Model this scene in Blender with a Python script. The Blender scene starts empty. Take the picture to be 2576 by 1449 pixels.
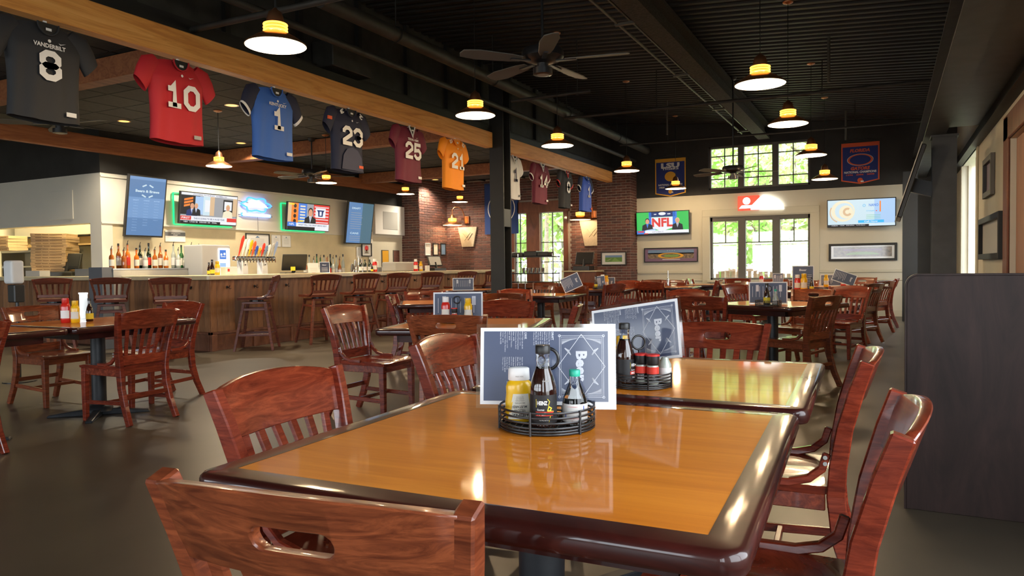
import bpy, bmesh, math, random
from mathutils import Matrix, Vector
R = math.radians
rnd = random.Random(7)
sc = bpy.context.scene
COL = sc.collection

# ------------------------------------------------------------------ camera
EYE = Vector((0, 0, 1.18))
FPX, YAW, PITCH, ROLL = 1841.7, .4738, -.0292, -.0121
_cy, _sy = math.cos(YAW), math.sin(YAW)
FW = Vector((-_sy*math.cos(PITCH), _cy*math.cos(PITCH), math.sin(PITCH)))
_r = Vector((_cy, _sy, 0)); _u = _r.cross(FW)
RT = math.cos(ROLL)*_r + math.sin(ROLL)*_u
UP = -math.sin(ROLL)*_r + math.cos(ROLL)*_u
cam_data = bpy.data.cameras.new('camera')
cam_data.sensor_width = 36.0
cam_data.lens = FPX/2576*36.0
cam_data.clip_start = .02
cam_data.clip_end = 400
cam = bpy.data.objects.new('camera', cam_data)
COL.objects.link(cam)
cam.matrix_world = Matrix(((RT.x, UP.x, -FW.x, EYE.x), (RT.y, UP.y, -FW.y, EYE.y), (RT.z, UP.z, -FW.z, EYE.z), (0, 0, 0, 1)))
sc.camera = cam

# ------------------------------------------------------------------ view, world
sc.view_settings.view_transform = 'Standard'
sc.view_settings.look = 'None'
sc.view_settings.gamma = 1
sc.view_settings.use_curve_mapping = False
sc.view_settings.exposure = 1.3
sc.cycles.max_bounces = 8
sc.cycles.diffuse_bounces = 4
sc.cycles.glossy_bounces = 4
sc.cycles.transmission_bounces = 6
sc.cycles.transparent_max_bounces = 12
sc.cycles.sample_clamp_indirect = 6
sc.cycles.caustics_reflective = False
sc.cycles.caustics_refractive = False
sc.cycles.use_denoising = True

world = bpy.data.worlds.new('world')
sc.world = world
world.use_nodes = True
wn = world.node_tree
bg = wn.nodes['Background']
bg.inputs['Color'].default_value = (.86, .93, 1.0, 1)
bg.inputs['Strength'].default_value = 3.2

sun_d = bpy.data.lights.new('sun', 'SUN'); sun_d.energy = 4; sun_d.angle = R(4); sun_d.color = (1, .96, .88)
sun = bpy.data.objects.new('sun', sun_d); COL.objects.link(sun)
sun.rotation_euler = Vector((.75, .12, -.9)).to_track_quat('-Z', 'Y').to_euler()     # high sun over the windowless left side

def portal(loc, direction, sx, sy):
    """marks a window opening so that the sky's light is sampled through it"""
    d = bpy.data.lights.new('window_daylight', 'AREA')
    d.shape = 'RECTANGLE'; d.size = sx; d.size_y = sy
    d.cycles.is_portal = True
    o = bpy.data.objects.new('window_daylight', d); COL.objects.link(o)
    o.location = loc
    o.rotation_euler = Vector(direction).to_track_quat('-Z', 'Y').to_euler()

# window openings: (wall, centre along wall, half width, sill, head)
FRONT_WIN = [(-12.6, 1.5, .55, 3.0), (-8.9, 1.5, .55, 3.0), (-5.2, 1.5, .55, 3.0), (-1.5, 1.5, .55, 3.0)]
RIGHT_WIN = [(-3.3, 1.6, .55, 3.0), (1.2, 1.6, .55, 3.0)]
for c, hw, z0, z1 in FRONT_WIN: portal((c, -6.25, (z0+z1)/2), (0, 1, 0), 2*hw, z1-z0)
for c, hw, z0, z1 in RIGHT_WIN: portal((1.55, c, (z0+z1)/2), (-1, 0, 0), z1-z0, 2*hw)
portal((1.55, 15.25, 1.95), (-1, 0, 0), 2.1, 2.6)
portal((-2.66, 18.15, 1.55), (0, -1, 0), 2.2, 1.45)
portal((-2.7, 18.15, 3.46), (0, -1, 0), 2.2, 1.0)
portal((-8.35, 18.15, 1.7), (0, -1, 0), 1.5, 1.9)

# ------------------------------------------------------------------ helpers
def ray(px, py):
    return RT*((px-1288)/FPX) - UP*((py-724.5)/FPX) + FW
def at_x(px, py, X):
    d = ray(px, py); return EYE + d*(X/d.x)
def at_y(px, py, Y):
    d = ray(px, py); return EYE + d*(Y/d.y)
def at_z(px, py, Z):
    d = ray(px, py); return EYE + d*((Z-EYE.z)/d.z)

class MB:
    def __init__(s):
        s.v = []; s.f = []; s.m = []; s.cur = 0; s.T = None
    def add(s, vs, fs):
        b = len(s.v)
        if s.T is not None: vs = [s.T @ Vector(p) for p in vs]
        s.v += [tuple(p) for p in vs]
        s.f += [tuple(b+i for i in f) for f in fs]
        s.m += [s.cur]*len(fs)
        return s
    def box(s, x0, x1, y0, y1, z0, z1):
        return s.add([(x0,y0,z0),(x1,y0,z0),(x1,y1,z0),(x0,y1,z0),(x0,y0,z1),(x1,y0,z1),(x1,y1,z1),(x0,y1,z1)],
            [(0,3,2,1),(4,5,6,7),(0,1,5,4),(1,2,6,5),(2,3,7,6),(3,0,4,7)])
    def bx(s, c, size, rot=None):
        hx, hy, hz = size[0]/2, size[1]/2, size[2]/2
        vs = [Vector((a*hx, b*hy, d*hz)) for d in (-1,1) for (a,b) in ((-1,-1),(1,-1),(1,1),(-1,1))]
        if rot is not None: vs = [rot @ p for p in vs]
        vs = [p+Vector(c) for p in vs]
        return s.add(vs, [(0,3,2,1),(4,5,6,7),(0,1,5,4),(1,2,6,5),(2,3,7,6),(3,0,4,7)])
    def prism(s, poly, z0, z1):
        n = len(poly)
        vs = [(x,y,z0) for x,y in poly]+[(x,y,z1) for x,y in poly]
        fs = [tuple(range(n-1,-1,-1)), tuple(range(n,2*n))]
        fs += [(i,(i+1)%n,n+(i+1)%n,n+i) for i in range(n)]
        return s.add(vs, fs)
    def face(s, pts):
        return s.add(pts, [tuple(range(len(pts)))])
    def rect(s, x0, x1, y0, y1, z=0):
        return s.face([(x0,y0,z),(x1,y0,z),(x1,y1,z),(x0,y1,z)])
    def disc(s, cx, cy, r, z=0, ry=None, n=20, a0=0, a1=360):
        ry = ry or r
        full = abs(a1-a0) >= 360
        k = n if full else n+1
        pts = [(cx+r*math.cos(R(a0+(a1-a0)*i/n)), cy+ry*math.sin(R(a0+(a1-a0)*i/n)), z) for i in range(k)]
        return s.face(pts)
    def annulus(s, cx, cy, r0, r1, z=0, asp=1, n=28, a0=0, a1=360):
        vs = []; fs = []
        for i in range(n+1):
            a = R(a0+(a1-a0)*i/n)
            vs += [(cx+r0*math.cos(a), cy+r0*asp*math.sin(a), z), (cx+r1*math.cos(a), cy+r1*asp*math.sin(a), z)]
        for i in range(n): fs.append((2*i, 2*i+1, 2*i+3, 2*i+2))
        return s.add(vs, fs)
    def line(s, a, b, w, z=0):
        d = Vector((b[0]-a[0], b[1]-a[1])); d.normalize(); n = Vector((-d.y, d.x))*w/2
        return s.face([(a[0]-n.x,a[1]-n.y,z),(b[0]-n.x,b[1]-n.y,z),(b[0]+n.x,b[1]+n.y,z),(a[0]+n.x,a[1]+n.y,z)])
    def tube(s, pts, r, n=8, closed=False, cap=True):
        pts = [Vector(p) for p in pts]; k = len(pts)
        rs = r if isinstance(r, (list, tuple)) else [r]*k
        vs = []; fs = []
        ref = None
        for i, p in enumerate(pts):
            if closed: t = pts[(i+1) % k]-pts[i-1]
            else: t = pts[min(i+1,k-1)]-pts[max(i-1,0)]
            t.normalize()
            if ref is None:
                ref = Vector((0,0,1)) if abs(t.z) < .9 else Vector((1,0,0))
            a = t.cross(ref); a.normalize(); b = a.cross(t); b.normalize(); ref = b
            for j in range(n):
                w = 2*math.pi*j/n
                vs.append(p + a*(rs[i]*math.cos(w)) + b*(rs[i]*math.sin(w)))
        m = k if closed else k-1
        for i in range(m):
            for j in range(n):
                i2 = (i+1) % k
                fs.append((i*n+j, i*n+(j+1)%n, i2*n+(j+1)%n, i2*n+j))
        if not closed and cap:
            fs.append(tuple(range(n-1,-1,-1))); fs.append(tuple((k-1)*n+j for j in range(n)))
        return s.add(vs, fs)
    def lathe(s, prof, n=20, sx=1, sy=1, cap=True):
        vs = []; fs = []; k = len(prof)
        for r, z in prof:
            for j in range(n):
                a = 2*math.pi*j/n
                vs.append((r*sx*math.cos(a), r*sy*math.sin(a), z))
        for i in range(k-1):
            for j in range(n):
                fs.append((i*n+j, i*n+(j+1)%n, (i+1)*n+(j+1)%n, (i+1)*n+j))
        if cap:
            fs.append(tuple(range(n-1,-1,-1))); fs.append(tuple((k-1)*n+j for j in range(n)))
        return s.add(vs, fs)
    def sweep(s, pts, secs):
        """rectangular section sweep in the y-z plane, secs = (width along x, depth)"""
        vs = []; fs = []; k = len(pts)
        for i, p in enumerate(pts):
            p = Vector(p); t = Vector(pts[min(i+1,k-1)])-Vector(pts[max(i-1,0)]); t.x = 0; t.normalize()
            nn = Vector((0, t.z, -t.y)); w, d = secs[i] if isinstance(secs, list) else secs
            for a, b in ((-1,-1),(1,-1),(1,1),(-1,1)):
                vs.append(p + Vector((a*w/2, 0, 0)) + nn*(b*d/2))
        for i in range(k-1):
            for j in range(4):
                fs.append((i*4+j, i*4+(j+1)%4, (i+1)*4+(j+1)%4, (i+1)*4+j))
        fs.append((3,2,1,0)); fs.append(tuple((k-1)*4+j for j in range(4)))
        return s.add(vs, fs)
    def grid(s, fn, nu, nv, closed=False):
        vs = [fn(i/nu, j/nv) for j in range(nv+1) for i in range(nu+1)]
        fs = [(j*(nu+1)+i, j*(nu+1)+i+1, (j+1)*(nu+1)+i+1, (j+1)*(nu+1)+i) for j in range(nv) for i in range(nu)]
        return s.add(vs, fs)
    def text(s, txt, cx, cy, w, h, z=0, bold=.02, rot=0, fn=None, shear=0):
        vs, fs = glyphs(txt, bold)
        if not vs: return s
        x0 = min(p[0] for p in vs); x1 = max(p[0] for p in vs); y0 = min(p[1] for p in vs); y1 = max(p[1] for p in vs)
        kx = w/max(x1-x0, 1e-6); ky = h/max(y1-y0, 1e-6) if h else kx
        c, q = math.cos(R(rot)), math.sin(R(rot))
        out = []
        for x, y in vs:
            a = (x-(x0+x1)/2)*kx; b = (y-(y0+y1)/2)*ky
            a += shear*b
            X, Y = cx+a*c-b*q, cy+a*q+b*c
            out.append(fn(X, Y) if fn else (X, Y, z))
        return s.add(out, fs)
    def obj(s, name, mats, parent=None, bevel=0, smooth=0, seg=1, M=None):
        me = bpy.data.meshes.new(name)
        me.from_pydata(s.v, [], s.f)
        if not isinstance(mats, (list, tuple)): mats = [mats]
        for m in mats: me.materials.append(MAT[m])
        me.polygons.foreach_set('material_index', s.m)
        if bevel or True:
            bm = bmesh.new(); bm.from_mesh(me)
            if bevel:
                es = [e for e in bm.edges if len(e.link_faces) == 2 and e.calc_face_angle(0) > .6]
                bmesh.ops.bevel(bm, geom=es, offset=bevel, segments=seg, affect='EDGES', profile=.5, clamp_overlap=True)
            bm.to_mesh(me); bm.free()
        if smooth:
            me.polygons.foreach_set('use_smooth', [True]*len(me.polygons))
            me.set_sharp_from_angle(angle=R(smooth))
        me.update()
        return link(name, me, parent, M)

def link(name, me, parent=None, M=None):
    o = bpy.data.objects.new(name, me); COL.objects.link(o)
    if parent is not None: o.parent = parent
    if M is not None: o.matrix_basis = M
    return o

_gc = {}
def glyphs(txt, bold):
    key = (txt, bold)
    if key not in _gc:
        cu = bpy.data.curves.new('t', 'FONT'); cu.body = txt; cu.offset = bold; cu.resolution_u = 2
        o = bpy.data.objects.new('t', cu)
        me = bpy.data.meshes.new_from_object(o)
        vs = [(v.co.x, v.co.y) for v in me.vertices]
        fs = [tuple(p.vertices) for p in me.polygons]
        bpy.data.objects.remove(o); bpy.data.curves.remove(cu); bpy.data.meshes.remove(me)
        _gc[key] = (vs, fs)
    return _gc[key]

def tag(o, label=None, cat=None, group=None, kind=None):
    if label: o['label'] = label
    if cat: o['category'] = cat
    if group: o['group'] = group
    if kind: o['kind'] = kind
    return o
def thing(name, label, cat, loc=(0,0,0), rz=0, group=None, M=None):
    o = bpy.data.objects.new(name, None); COL.objects.link(o)
    o.empty_display_size = .1
    o.matrix_basis = M if M is not None else Matrix.Translation(loc) @ Matrix.Rotation(rz, 4, 'Z')
    return tag(o, label, cat, group)
def struct(name, mb, mats, parent=None, **k):
    o = mb.obj(name, mats, parent, **k)
    o['kind'] = 'structure'
    return o
KIDS = {}
def kids(o): return [c for c in COL.objects if c.parent == o]
def capture(root):
    """remember a prototype's tree so that copies need no search"""
    t = []
    for c in kids(root): t.append((c, kids(c)))
    KIDS[root.name] = t
def clone(root, M, label=None, group=None):
    r = root.copy(); COL.objects.link(r); r.matrix_basis = M
    if label: r['label'] = label
    if group: r['group'] = group
    for c, gs in KIDS[root.name]:
        d = c.copy(); COL.objects.link(d); d.parent = r
        for g in gs:
            e = g.copy(); COL.objects.link(e); e.parent = d
    return r
def frame(o, u, n, tilt=0):
    """x = u (right), y = up, z = n (out of the wall)"""
    u = Vector(u); n = Vector(n); v = Vector((0,0,1))
    m = Matrix(((u.x,v.x,n.x,o[0]),(u.y,v.y,n.y,o[1]),(u.z,v.z,n.z,o[2]),(0,0,0,1)))
    return m @ Matrix.Rotation(tilt, 4, 'X') if tilt else m
def fx(o, tilt=0): return frame(o, (0,1,0), (1,0,0), tilt)        # on a wall facing +X
def fy(o, tilt=0): return frame(o, (1,0,0), (0,-1,0), tilt)       # on a wall facing -Y
def fxr(o, tilt=0): return frame(o, (0,-1,0), (-1,0,0), tilt)     # on a wall facing -X
def TR(x, y, z, rz=0): return Matrix.Translation((x,y,z)) @ Matrix.Rotation(rz, 4, 'Z')
ORD = ['first','second','third','fourth','fifth','sixth','seventh','eighth','ninth','tenth','eleventh','twelfth','thirteenth','fourteenth','fifteenth','sixteenth','seventeenth','eighteenth','nineteenth','twentieth']

# ------------------------------------------------------------------ materials
MAT = {}
def _new(name):
    m = bpy.data.materials.new(name); m.use_nodes = True; MAT[name] = m
    return m, m.node_tree, m.node_tree.nodes['Principled BSDF']
def plain(name, c, rough=.5, metal=0, coat=0, spec=.5, noise=0, nscale=6, trans=0, alpha=1):
    m, t, b = _new(name)
    b.inputs['Base Color'].default_value = (*c, 1)
    b.inputs['Roughness'].default_value = rough
    b.inputs['Metallic'].default_value = metal
    b.inputs['Coat Weight'].default_value = coat
    b.inputs['Coat Roughness'].default_value = .08
    b.inputs['Specular IOR Level'].default_value = spec
    b.inputs['Transmission Weight'].default_value = trans
    if noise:
        tc = t.nodes.new('ShaderNodeTexCoord'); n = t.nodes.new('ShaderNodeTexNoise'); n.inputs['Scale'].default_value = nscale
        n.inputs['Detail'].default_value = 4
        r = t.nodes.new('ShaderNodeValToRGB')
        r.color_ramp.elements[0].color = (*[x*(1-noise) for x in c], 1); r.color_ramp.elements[1].color = (*[min(1, x*(1+noise)) for x in c], 1)
        r.color_ramp.elements[0].position = .3; r.color_ramp.elements[1].position = .7
        t.links.new(tc.outputs['Object'], n.inputs['Vector']); t.links.new(n.outputs['Fac'], r.inputs['Fac'])
        t.links.new(r.outputs['Color'], b.inputs['Base Color'])
    return m
def wood(name, c1, c2, rough=.3, scale=(3, 3, 30), coat=.3, dist=1.5, c3=None, bump=0, spec=.5, vary=0):
    m, t, b = _new(name)
    tc = t.nodes.new('ShaderNodeTexCoord'); mp = t.nodes.new('ShaderNodeMapping'); mp.inputs['Scale'].default_value = scale
    n = t.nodes.new('ShaderNodeTexNoise'); n.inputs['Scale'].default_value = 1.0; n.inputs['Detail'].default_value = 6
    n.inputs['Distortion'].default_value = dist; n.inputs['Roughness'].default_value = .65
    r = t.nodes.new('ShaderNodeValToRGB')
    r.color_ramp.elements[0].color = (*c1, 1); r.color_ramp.elements[0].position = .32
    r.color_ramp.elements[1].color = (*c2, 1); r.color_ramp.elements[1].position = .68
    if c3:
        e = r.color_ramp.elements.new(.5); e.color = (*c3, 1)
    L = t.links.new
    L(tc.outputs['Object'], mp.inputs['Vector']); L(mp.outputs['Vector'], n.inputs['Vector']); L(n.outputs['Fac'], r.inputs['Fac'])
    out = r.outputs['Color']
    if vary:
        oi = t.nodes.new('ShaderNodeObjectInfo'); hs = t.nodes.new('ShaderNodeHueSaturation')
        mr = t.nodes.new('ShaderNodeMapRange'); mr.inputs['To Min'].default_value = 1-vary; mr.inputs['To Max'].default_value = 1+vary
        L(oi.outputs['Random'], mr.inputs['Value']); L(mr.outputs['Result'], hs.inputs['Value']); L(out, hs.inputs['Color']); out = hs.outputs['Color']
    L(out, b.inputs['Base Color'])
    b.inputs['Roughness'].default_value = rough
    b.inputs['Coat Weight'].default_value = coat
    b.inputs['Coat Roughness'].default_value = .06
    b.inputs['Specular IOR Level'].default_value = spec
    if bump:
        bp = t.nodes.new('ShaderNodeBump'); bp.inputs['Strength'].default_value = bump; bp.inputs['Distance'].default_value = .002
        L(n.outputs['Fac'], bp.inputs['Height']); L(bp.outputs['Normal'], b.inputs['Normal'])
    return m
def glow(name, c, s):
    m, t, b = _new(name)
    b.inputs['Base Color'].default_value = (0, 0, 0, 1); b.inputs['Roughness'].default_value = .3
    b.inputs['Emission Color'].default_value = (*c, 1); b.inputs['Emission Strength'].default_value = s
    return m
def pane(name, tint=(1,1,1), refl=.08, rough=.02):
    m = bpy.data.materials.new(name); m.use_nodes = True; MAT[name] = m
    t = m.node_tree; t.nodes.remove(t.nodes['Principled BSDF']); o = t.nodes['Material Output']
    tr = t.nodes.new('ShaderNodeBsdfTransparent'); tr.inputs['Color'].default_value = (*tint, 1)
    gl = t.nodes.new('ShaderNodeBsdfGlossy'); gl.inputs['Roughness'].default_value = rough
    mx = t.nodes.new('ShaderNodeMixShader'); mx.inputs['Fac'].default_value = refl
    t.links.new(tr.outputs[0], mx.inputs[1]); t.links.new(gl.outputs[0], mx.inputs[2]); t.links.new(mx.outputs[0], o.inputs['Surface'])
    return m

# furniture woods
wood('mahogany', (.10,.012,.006), (.30,.045,.018), .26, (6,6,40), .6, 1.2, (.19,.026,.011), vary=.25)
wood('mahogany_h', (.10,.014,.006), (.31,.055,.02), .26, (5,30,30), .6, 1.2, (.19,.03,.012), vary=.25)
wood('walnut', (.09,.017,.006), (.30,.072,.024), .3, (7,7,45), .45, 1.4, (.18,.04,.014), vary=.2)
wood('walnut_h', (.09,.017,.006), (.31,.078,.026), .3, (5,45,45), .45, 1.8, (.18,.042,.014), vary=.2)
wood('stoolwood', (.06,.012,.007), (.20,.05,.025), .35, (5,5,30), .3, 1.2, vary=.2)
wood('inlay', (.58,.165,.008), (.76,.25,.018), .55, (1.2,14,14), .55, 1.0, (.67,.205,.012), spec=.15)
wood('border', (.022,.004,.003), (.055,.009,.006), .4, (4,4,20), .8, 1.0, spec=.2)
wood('beamwood', (.66,.25,.05), (.95,.49,.14), .5, (8,.7,9), 0, 2.2, (.85,.385,.09))
wood('beamdark', (.20,.06,.02), (.38,.14,.05), .6, (8,.7,9), 0, 2.2)
wood('plank', (.20,.085,.032), (.42,.20,.085), .5, (6,6,1.4), .1, 1.5, (.31,.14,.055), vary=.35)
wood('plinth', (.14,.05,.025), (.28,.11,.055), .5, (4,4,2), .1, 1.5, vary=.2)
wood('redwood', (.11,.03,.012), (.22,.07,.03), .5, (5,5,1.2), .1, 1.5)
wood('doorwood', (.26,.12,.075), (.34,.17,.105), .55, (6,6,1.0), 0, 1.2)
wood('laminate', (.02,.011,.009), (.048,.025,.021), .55, (5,5,1.3), 0, 2.5, spec=.35)
plain('floor', (.075,.060,.041), .36, noise=.35, nscale=.9, spec=.4)
plain('cream', (.66,.62,.49), .7, noise=.03, nscale=2)
plain('creamtrim', (.62,.58,.44), .6)
plain('whitewall', (.70,.67,.58), .7, noise=.03, nscale=1.5)
plain('backsplash', (.66,.57,.36), .45, noise=.08, nscale=3)
plain('black', (.012,.012,.011), .55, noise=.2, nscale=3)
plain('blackwall', (.022,.021,.019), .7, noise=.25, nscale=3)
plain('deck', (.013,.012,.010), .6, noise=.2, nscale=2)
plain('ducting', (.035,.034,.03), .55, noise=.35, nscale=6)
plain('fireproof', (.055,.05,.042), .95, noise=.5, nscale=40)
plain('conduit', (.11,.10,.08), .5, metal=.3)
plain('ceiltile', (.05,.049,.047), .85, noise=.15, nscale=14)
plain('ceilgrid', (.018,.017,.016), .7)
plain('steelpaint', (.055,.058,.06), .5, noise=.2, nscale=5)
plain('blackmetal', (.012,.012,.013), .32, spec=.6)
plain('castiron', (.02,.022,.025), .4, noise=.3, nscale=12)
plain('steel', (.52,.52,.50), .32, metal=1)
plain('steelmat', (.5,.49,.45), .5, metal=.6)
plain('chrome', (.75,.75,.74), .12, metal=1)
plain('brass', (.62,.42,.2), .3, metal=1)
plain('counter', (.72,.60,.36), .3, noise=.1, nscale=5, coat=.3)
plain('brick_a', (.125,.05,.038), .85, noise=.35, nscale=30)
plain('brick_b', (.155,.062,.046), .85, noise=.3, nscale=30)
plain('brick_c', (.095,.045,.038), .85, noise=.35, nscale=30)
plain('mortar', (.36,.31,.26), .9, noise=.15, nscale=20)
plain('winframe', (.12,.11,.095), .6)
plain('reddark', (.10,.022,.012), .5)
plain('white', (.8,.8,.78), .5)
plain('paper', (.78,.78,.75), .6)
plain('cardboard', (.50,.34,.19), .8, noise=.08, nscale=12)
plain('slot', (.12,.06,.03), .9)
plain('navy', (.030,.042,.085), .35)
plain('menunavy', (.055,.075,.145), .3, coat=.6)
plain('menuline', (.62,.65,.72), .45, coat=.4)
plain('menuwhite', (.82,.84,.86), .3, coat=.6)
plain('plastic', (.02,.02,.02), .35)
plain('graybox', (.14,.15,.165), .5)
plain('lightgray', (.42,.42,.40), .6)
plain('mustard', (.85,.50,.01), .3, coat=.4)
plain('ketchup', (.62,.02,.012), .28, coat=.5)
plain('whitecap', (.86,.86,.84), .35)
plain('blackcap', (.012,.012,.012), .4)
plain('greencap', (.02,.45,.30), .35)
plain('redcap', (.65,.03,.02), .4)
plain('vinegar', (.020,.006,.004), .06, coat=1)
plain('vinegar_top', (.16,.035,.008), .08, coat=1)
plain('labelblack', (.012,.012,.013), .5)
plain('labelyellow', (.8,.62,.03), .5)
plain('labelred', (.68,.04,.02), .5)
plain('labelcream', (.74,.72,.62), .5)
plain('labelblue', (.03,.09,.45), .5)
plain('ink', (.08,.08,.08), .6)
plain('clearglass', (.95,.98,.97), .02, trans=1)
plain('amber', (.35,.09,.01), .08, coat=.8)
plain('orangeliq', (.62,.15,.012), .1, coat=.8)
plain('clearliq', (.42,.46,.40), .08, coat=.8)
plain('greenglass', (.03,.14,.035), .08, coat=.8)
plain('darkglass', (.012,.02,.01), .06, coat=1)
plain('leaf_a', (.34,.56,.14), .6)
plain('leaf_b', (.52,.64,.28), .6)
plain('bark', (.26,.20,.15), .9, noise=.3, nscale=8)
plain('fencewood', (.30,.22,.15), .8)
plain('lawn', (.30,.34,.14), .9, noise=.3, nscale=3)
plain('pavement', (.40,.39,.36), .9)
plain('copper', (.50,.23,.11), .32, metal=.9)
plain('shadein', (.88,.86,.80), .5)
plain('fabric_black', (.022,.023,.026), .75)
plain('fabric_red', (.50,.016,.026), .7)
plain('fabric_blue', (.045,.15,.52), .7)
plain('fabric_navy', (.018,.022,.05), .75)
plain('fabric_slate', (.05,.055,.10), .75)
plain('fabric_maroon', (.15,.012,.035), .7)
plain('fabric_orange', (.92,.30,.008), .65)
plain('fabric_white', (.80,.80,.80), .7)
plain('fabric_royal', (.04,.12,.60), .65)
plain('fabric_banner', (.018,.035,.20), .75)
plain('fabric_indy', (.012,.045,.19), .75)
plain('print_white', (.82,.82,.80), .6)
plain('print_gold', (.78,.40,.03), .6)
plain('print_orange', (.75,.11,.03), .6)
plain('print_red', (.65,.03,.03), .6)
plain('ceramic', (.40,.34,.25), .8, noise=.12, nscale=25)
plain('picmat', (.70,.69,.64), .7)
plain('picgreen', (.12,.25,.05), .6)
plain('picsky', (.15,.25,.42), .6)
plain('picbrown', (.20,.15,.10), .6, noise=.5, nscale=20)
plain('picplum', (.20,.12,.20), .6)
plain('picfield', (.20,.34,.08), .6)
plain('skin', (.55,.30,.20), .6)
plain('cloth_tan', (.45,.40,.34), .8)
pane('glass')
pane('lamination', (1,1,1), .12, .05)
pane('picglass', (1,1,1), .07, .06)
glow('bulb', (1.0,.80,.50), 7)
glow('amberglow', (1.0,.36,.04), 2.2)
glow('recess', (1.0,.45,.12), 1.0)
glow('neonblue', (.05,.22,1.0), 1.4)
glow('neonwhite', (.9,.97,1.0), 2.0)
glow('signred', (1.0,.05,.02), .75)
glow('signwhite', (1,.98,.95), 1.6)
glow('exitred', (1.0,.03,.03), .6)
glow('ledgreen', (.02,1.0,.25), .7)
for n, c in dict(blue=(.06,.22,.72), sky=(.42,.62,.9), white=(.86,.88,.92), red=(.75,.05,.04), navy=(.02,.04,.16), green=(.05,.55,.10), skin=(.72,.36,.22), dark=(.015,.015,.02), orange=(.9,.25,.04), tan=(.72,.5,.3), gray=(.35,.36,.38), pale=(.62,.78,.86), cream=(.9,.82,.6), yellow=(.9,.7,.05), cyan=(.05,.5,.9), slate=(.12,.24,.46), slatelight=(.19,.34,.60), blond=(.75,.55,.25), teal=(.08,.16,.22)).items():
    glow('tv_'+n, c, .42)
# ================================================================== STRUCTURE
XB, XW, YB, YP, XR = -5.9, -11.8, 17.9, 17.4, 1.29
CEIL0 = lambda x: 4.25 - .075*x            # sloping roof deck
mb = MB(); mb.box(-17.2, 2.2, -6.3, 18.2, -.12, 0)
struct('floor', mb, 'floor')
# main ceiling: ribbed deck, ribs run across the room
mb = MB(); y = -6.2; vs = []; fs = []
prof = []
while y < 18.15:
    prof += [(y, 0), (y+.075, 0), (y+.095, .05), (y+.17, .05), (y+.19, 0)]
    y += .19
for (yy, dz) in prof:
    for x in (-6.3, XR+.35): vs.append((x, yy, CEIL0(x)+dz))
for i in range(len(prof)-1): fs.append((2*i, 2*i+2, 2*i+3, 2*i+1))
mb.add(vs, fs); struct('ceiling', mb, 'deck')
mb = MB(); mb.box(-6.35, 1.7, -6.35, 18.3, 5.0, 5.06); struct('ceiling_roof', mb, 'black')
# ceiling over the bar: grid with dropped tiles
cb = MB(); cb.box(-17.2, -6.2, -6.3, 18.2, 3.60, 3.68)
ceil_bar = struct('ceiling_bar', cb, 'ceilgrid')
for gx in [-17.2+.61*i for i in range(19)]:
    pass
tm = MB(); tm.box(-.292, .292, -.292, .292, 0, .02)
t0 = tm.obj('ceiling_tile', 'ceiltile', ceil_bar, bevel=.004); t0.location = (-11.45, 3.0, 3.555)
for i in range(9):
    for j in range(24):
        x, y = -11.45+.61*i, 3.0+.61*j
        if (i, j) == (0, 0): continue
        d = t0.copy(); COL.objects.link(d); d.location = (x, y, 3.555)
gm = MB()
for i in range(10): gm.box(-11.767+.61*i, -11.743+.61*i, 2.6, 17.8, 3.552, 3.6)
for j in range(26): gm.box(-11.76, -6.3, 2.683+.61*j, 2.707+.61*j, 3.552, 3.6)
gm.obj('tile_grid', 'ceilgrid', ceil_bar)

def wall_holes(mb, axis, c0, c1, lo, hi, z0, z1, holes):
    """wall slab between c0..c1 (thickness), lo..hi along, with rectangular holes (a,b,za,zb)"""
    cuts = sorted(set([lo, hi]+[v for h in holes for v in h[:2]]))
    for a, b in zip(cuts, cuts[1:]):
        hs = sorted([h for h in holes if h[0] <= a+1e-6 and h[1] >= b-1e-6], key=lambda h: h[2])
        z = z0
        for h in hs:
            if h[2] > z+1e-6: (mb.box(a, b, c0, c1, z, h[2]) if axis == 'x' else mb.box(c0, c1, a, b, z, h[2]))
            z = h[3]
        if z1 > z+1e-6: (mb.box(a, b, c0, c1, z, z1) if axis == 'x' else mb.box(c0, c1, a, b, z, z1))

# back wall, right part: cream below, black above, two banks of windows
W1 = (-3.80, -1.56, .80, 2.30)          # window bank
W2 = (-3.83, -1.56, 2.96, 3.99)         # clerestory
mb = MB(); wall_holes(mb, 'x', YB, YB+.2, -5.75, .52, 0, 2.85, [W1]); wall_back = struct('wall_back', mb, 'cream')
mb = MB(); wall_holes(mb, 'x', YB, YB+.2, -6.3, XR+.3, 2.85, 5.0, [W2]); struct('wall_back_upper', mb, 'blackwall')
mb = MB(); mb.box(.52, XR+.3, YB, YB+.2, 0, 2.85); struct('wall_back_corner', mb, 'blackwall')
# trims on the back wall
mb = MB(); mb.box(-5.6, -3.98, YB-.03, YB, .96, 1.02); mb.box(-5.6, -3.98, YB-.02, YB, .78, .80); mb.box(-1.36, .45, YB-.03, YB, .96, 1.02); mb.box(-1.36, .45, YB-.02, YB, .78, .80)
struct('trim_1', mb, 'creamtrim', bevel=.006)
mb = MB(); mb.box(-3.98, -3.80, YB-.035, YB, 0, 2.48); mb.box(-1.56, -1.36, YB-.035, YB, 0, 2.48); mb.box(-3.98, -1.36, YB-.04, YB, 2.32, 2.48)
mb.box(-3.86, -1.5, YB-.08, YB, .74, .80); struct('trim_2', mb, 'creamtrim', bevel=.005)
mb = MB(); mb.box(-5.6, .5, YB-.025, YB, 0, .14); struct('baseboard_back', mb, 'creamtrim')

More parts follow.
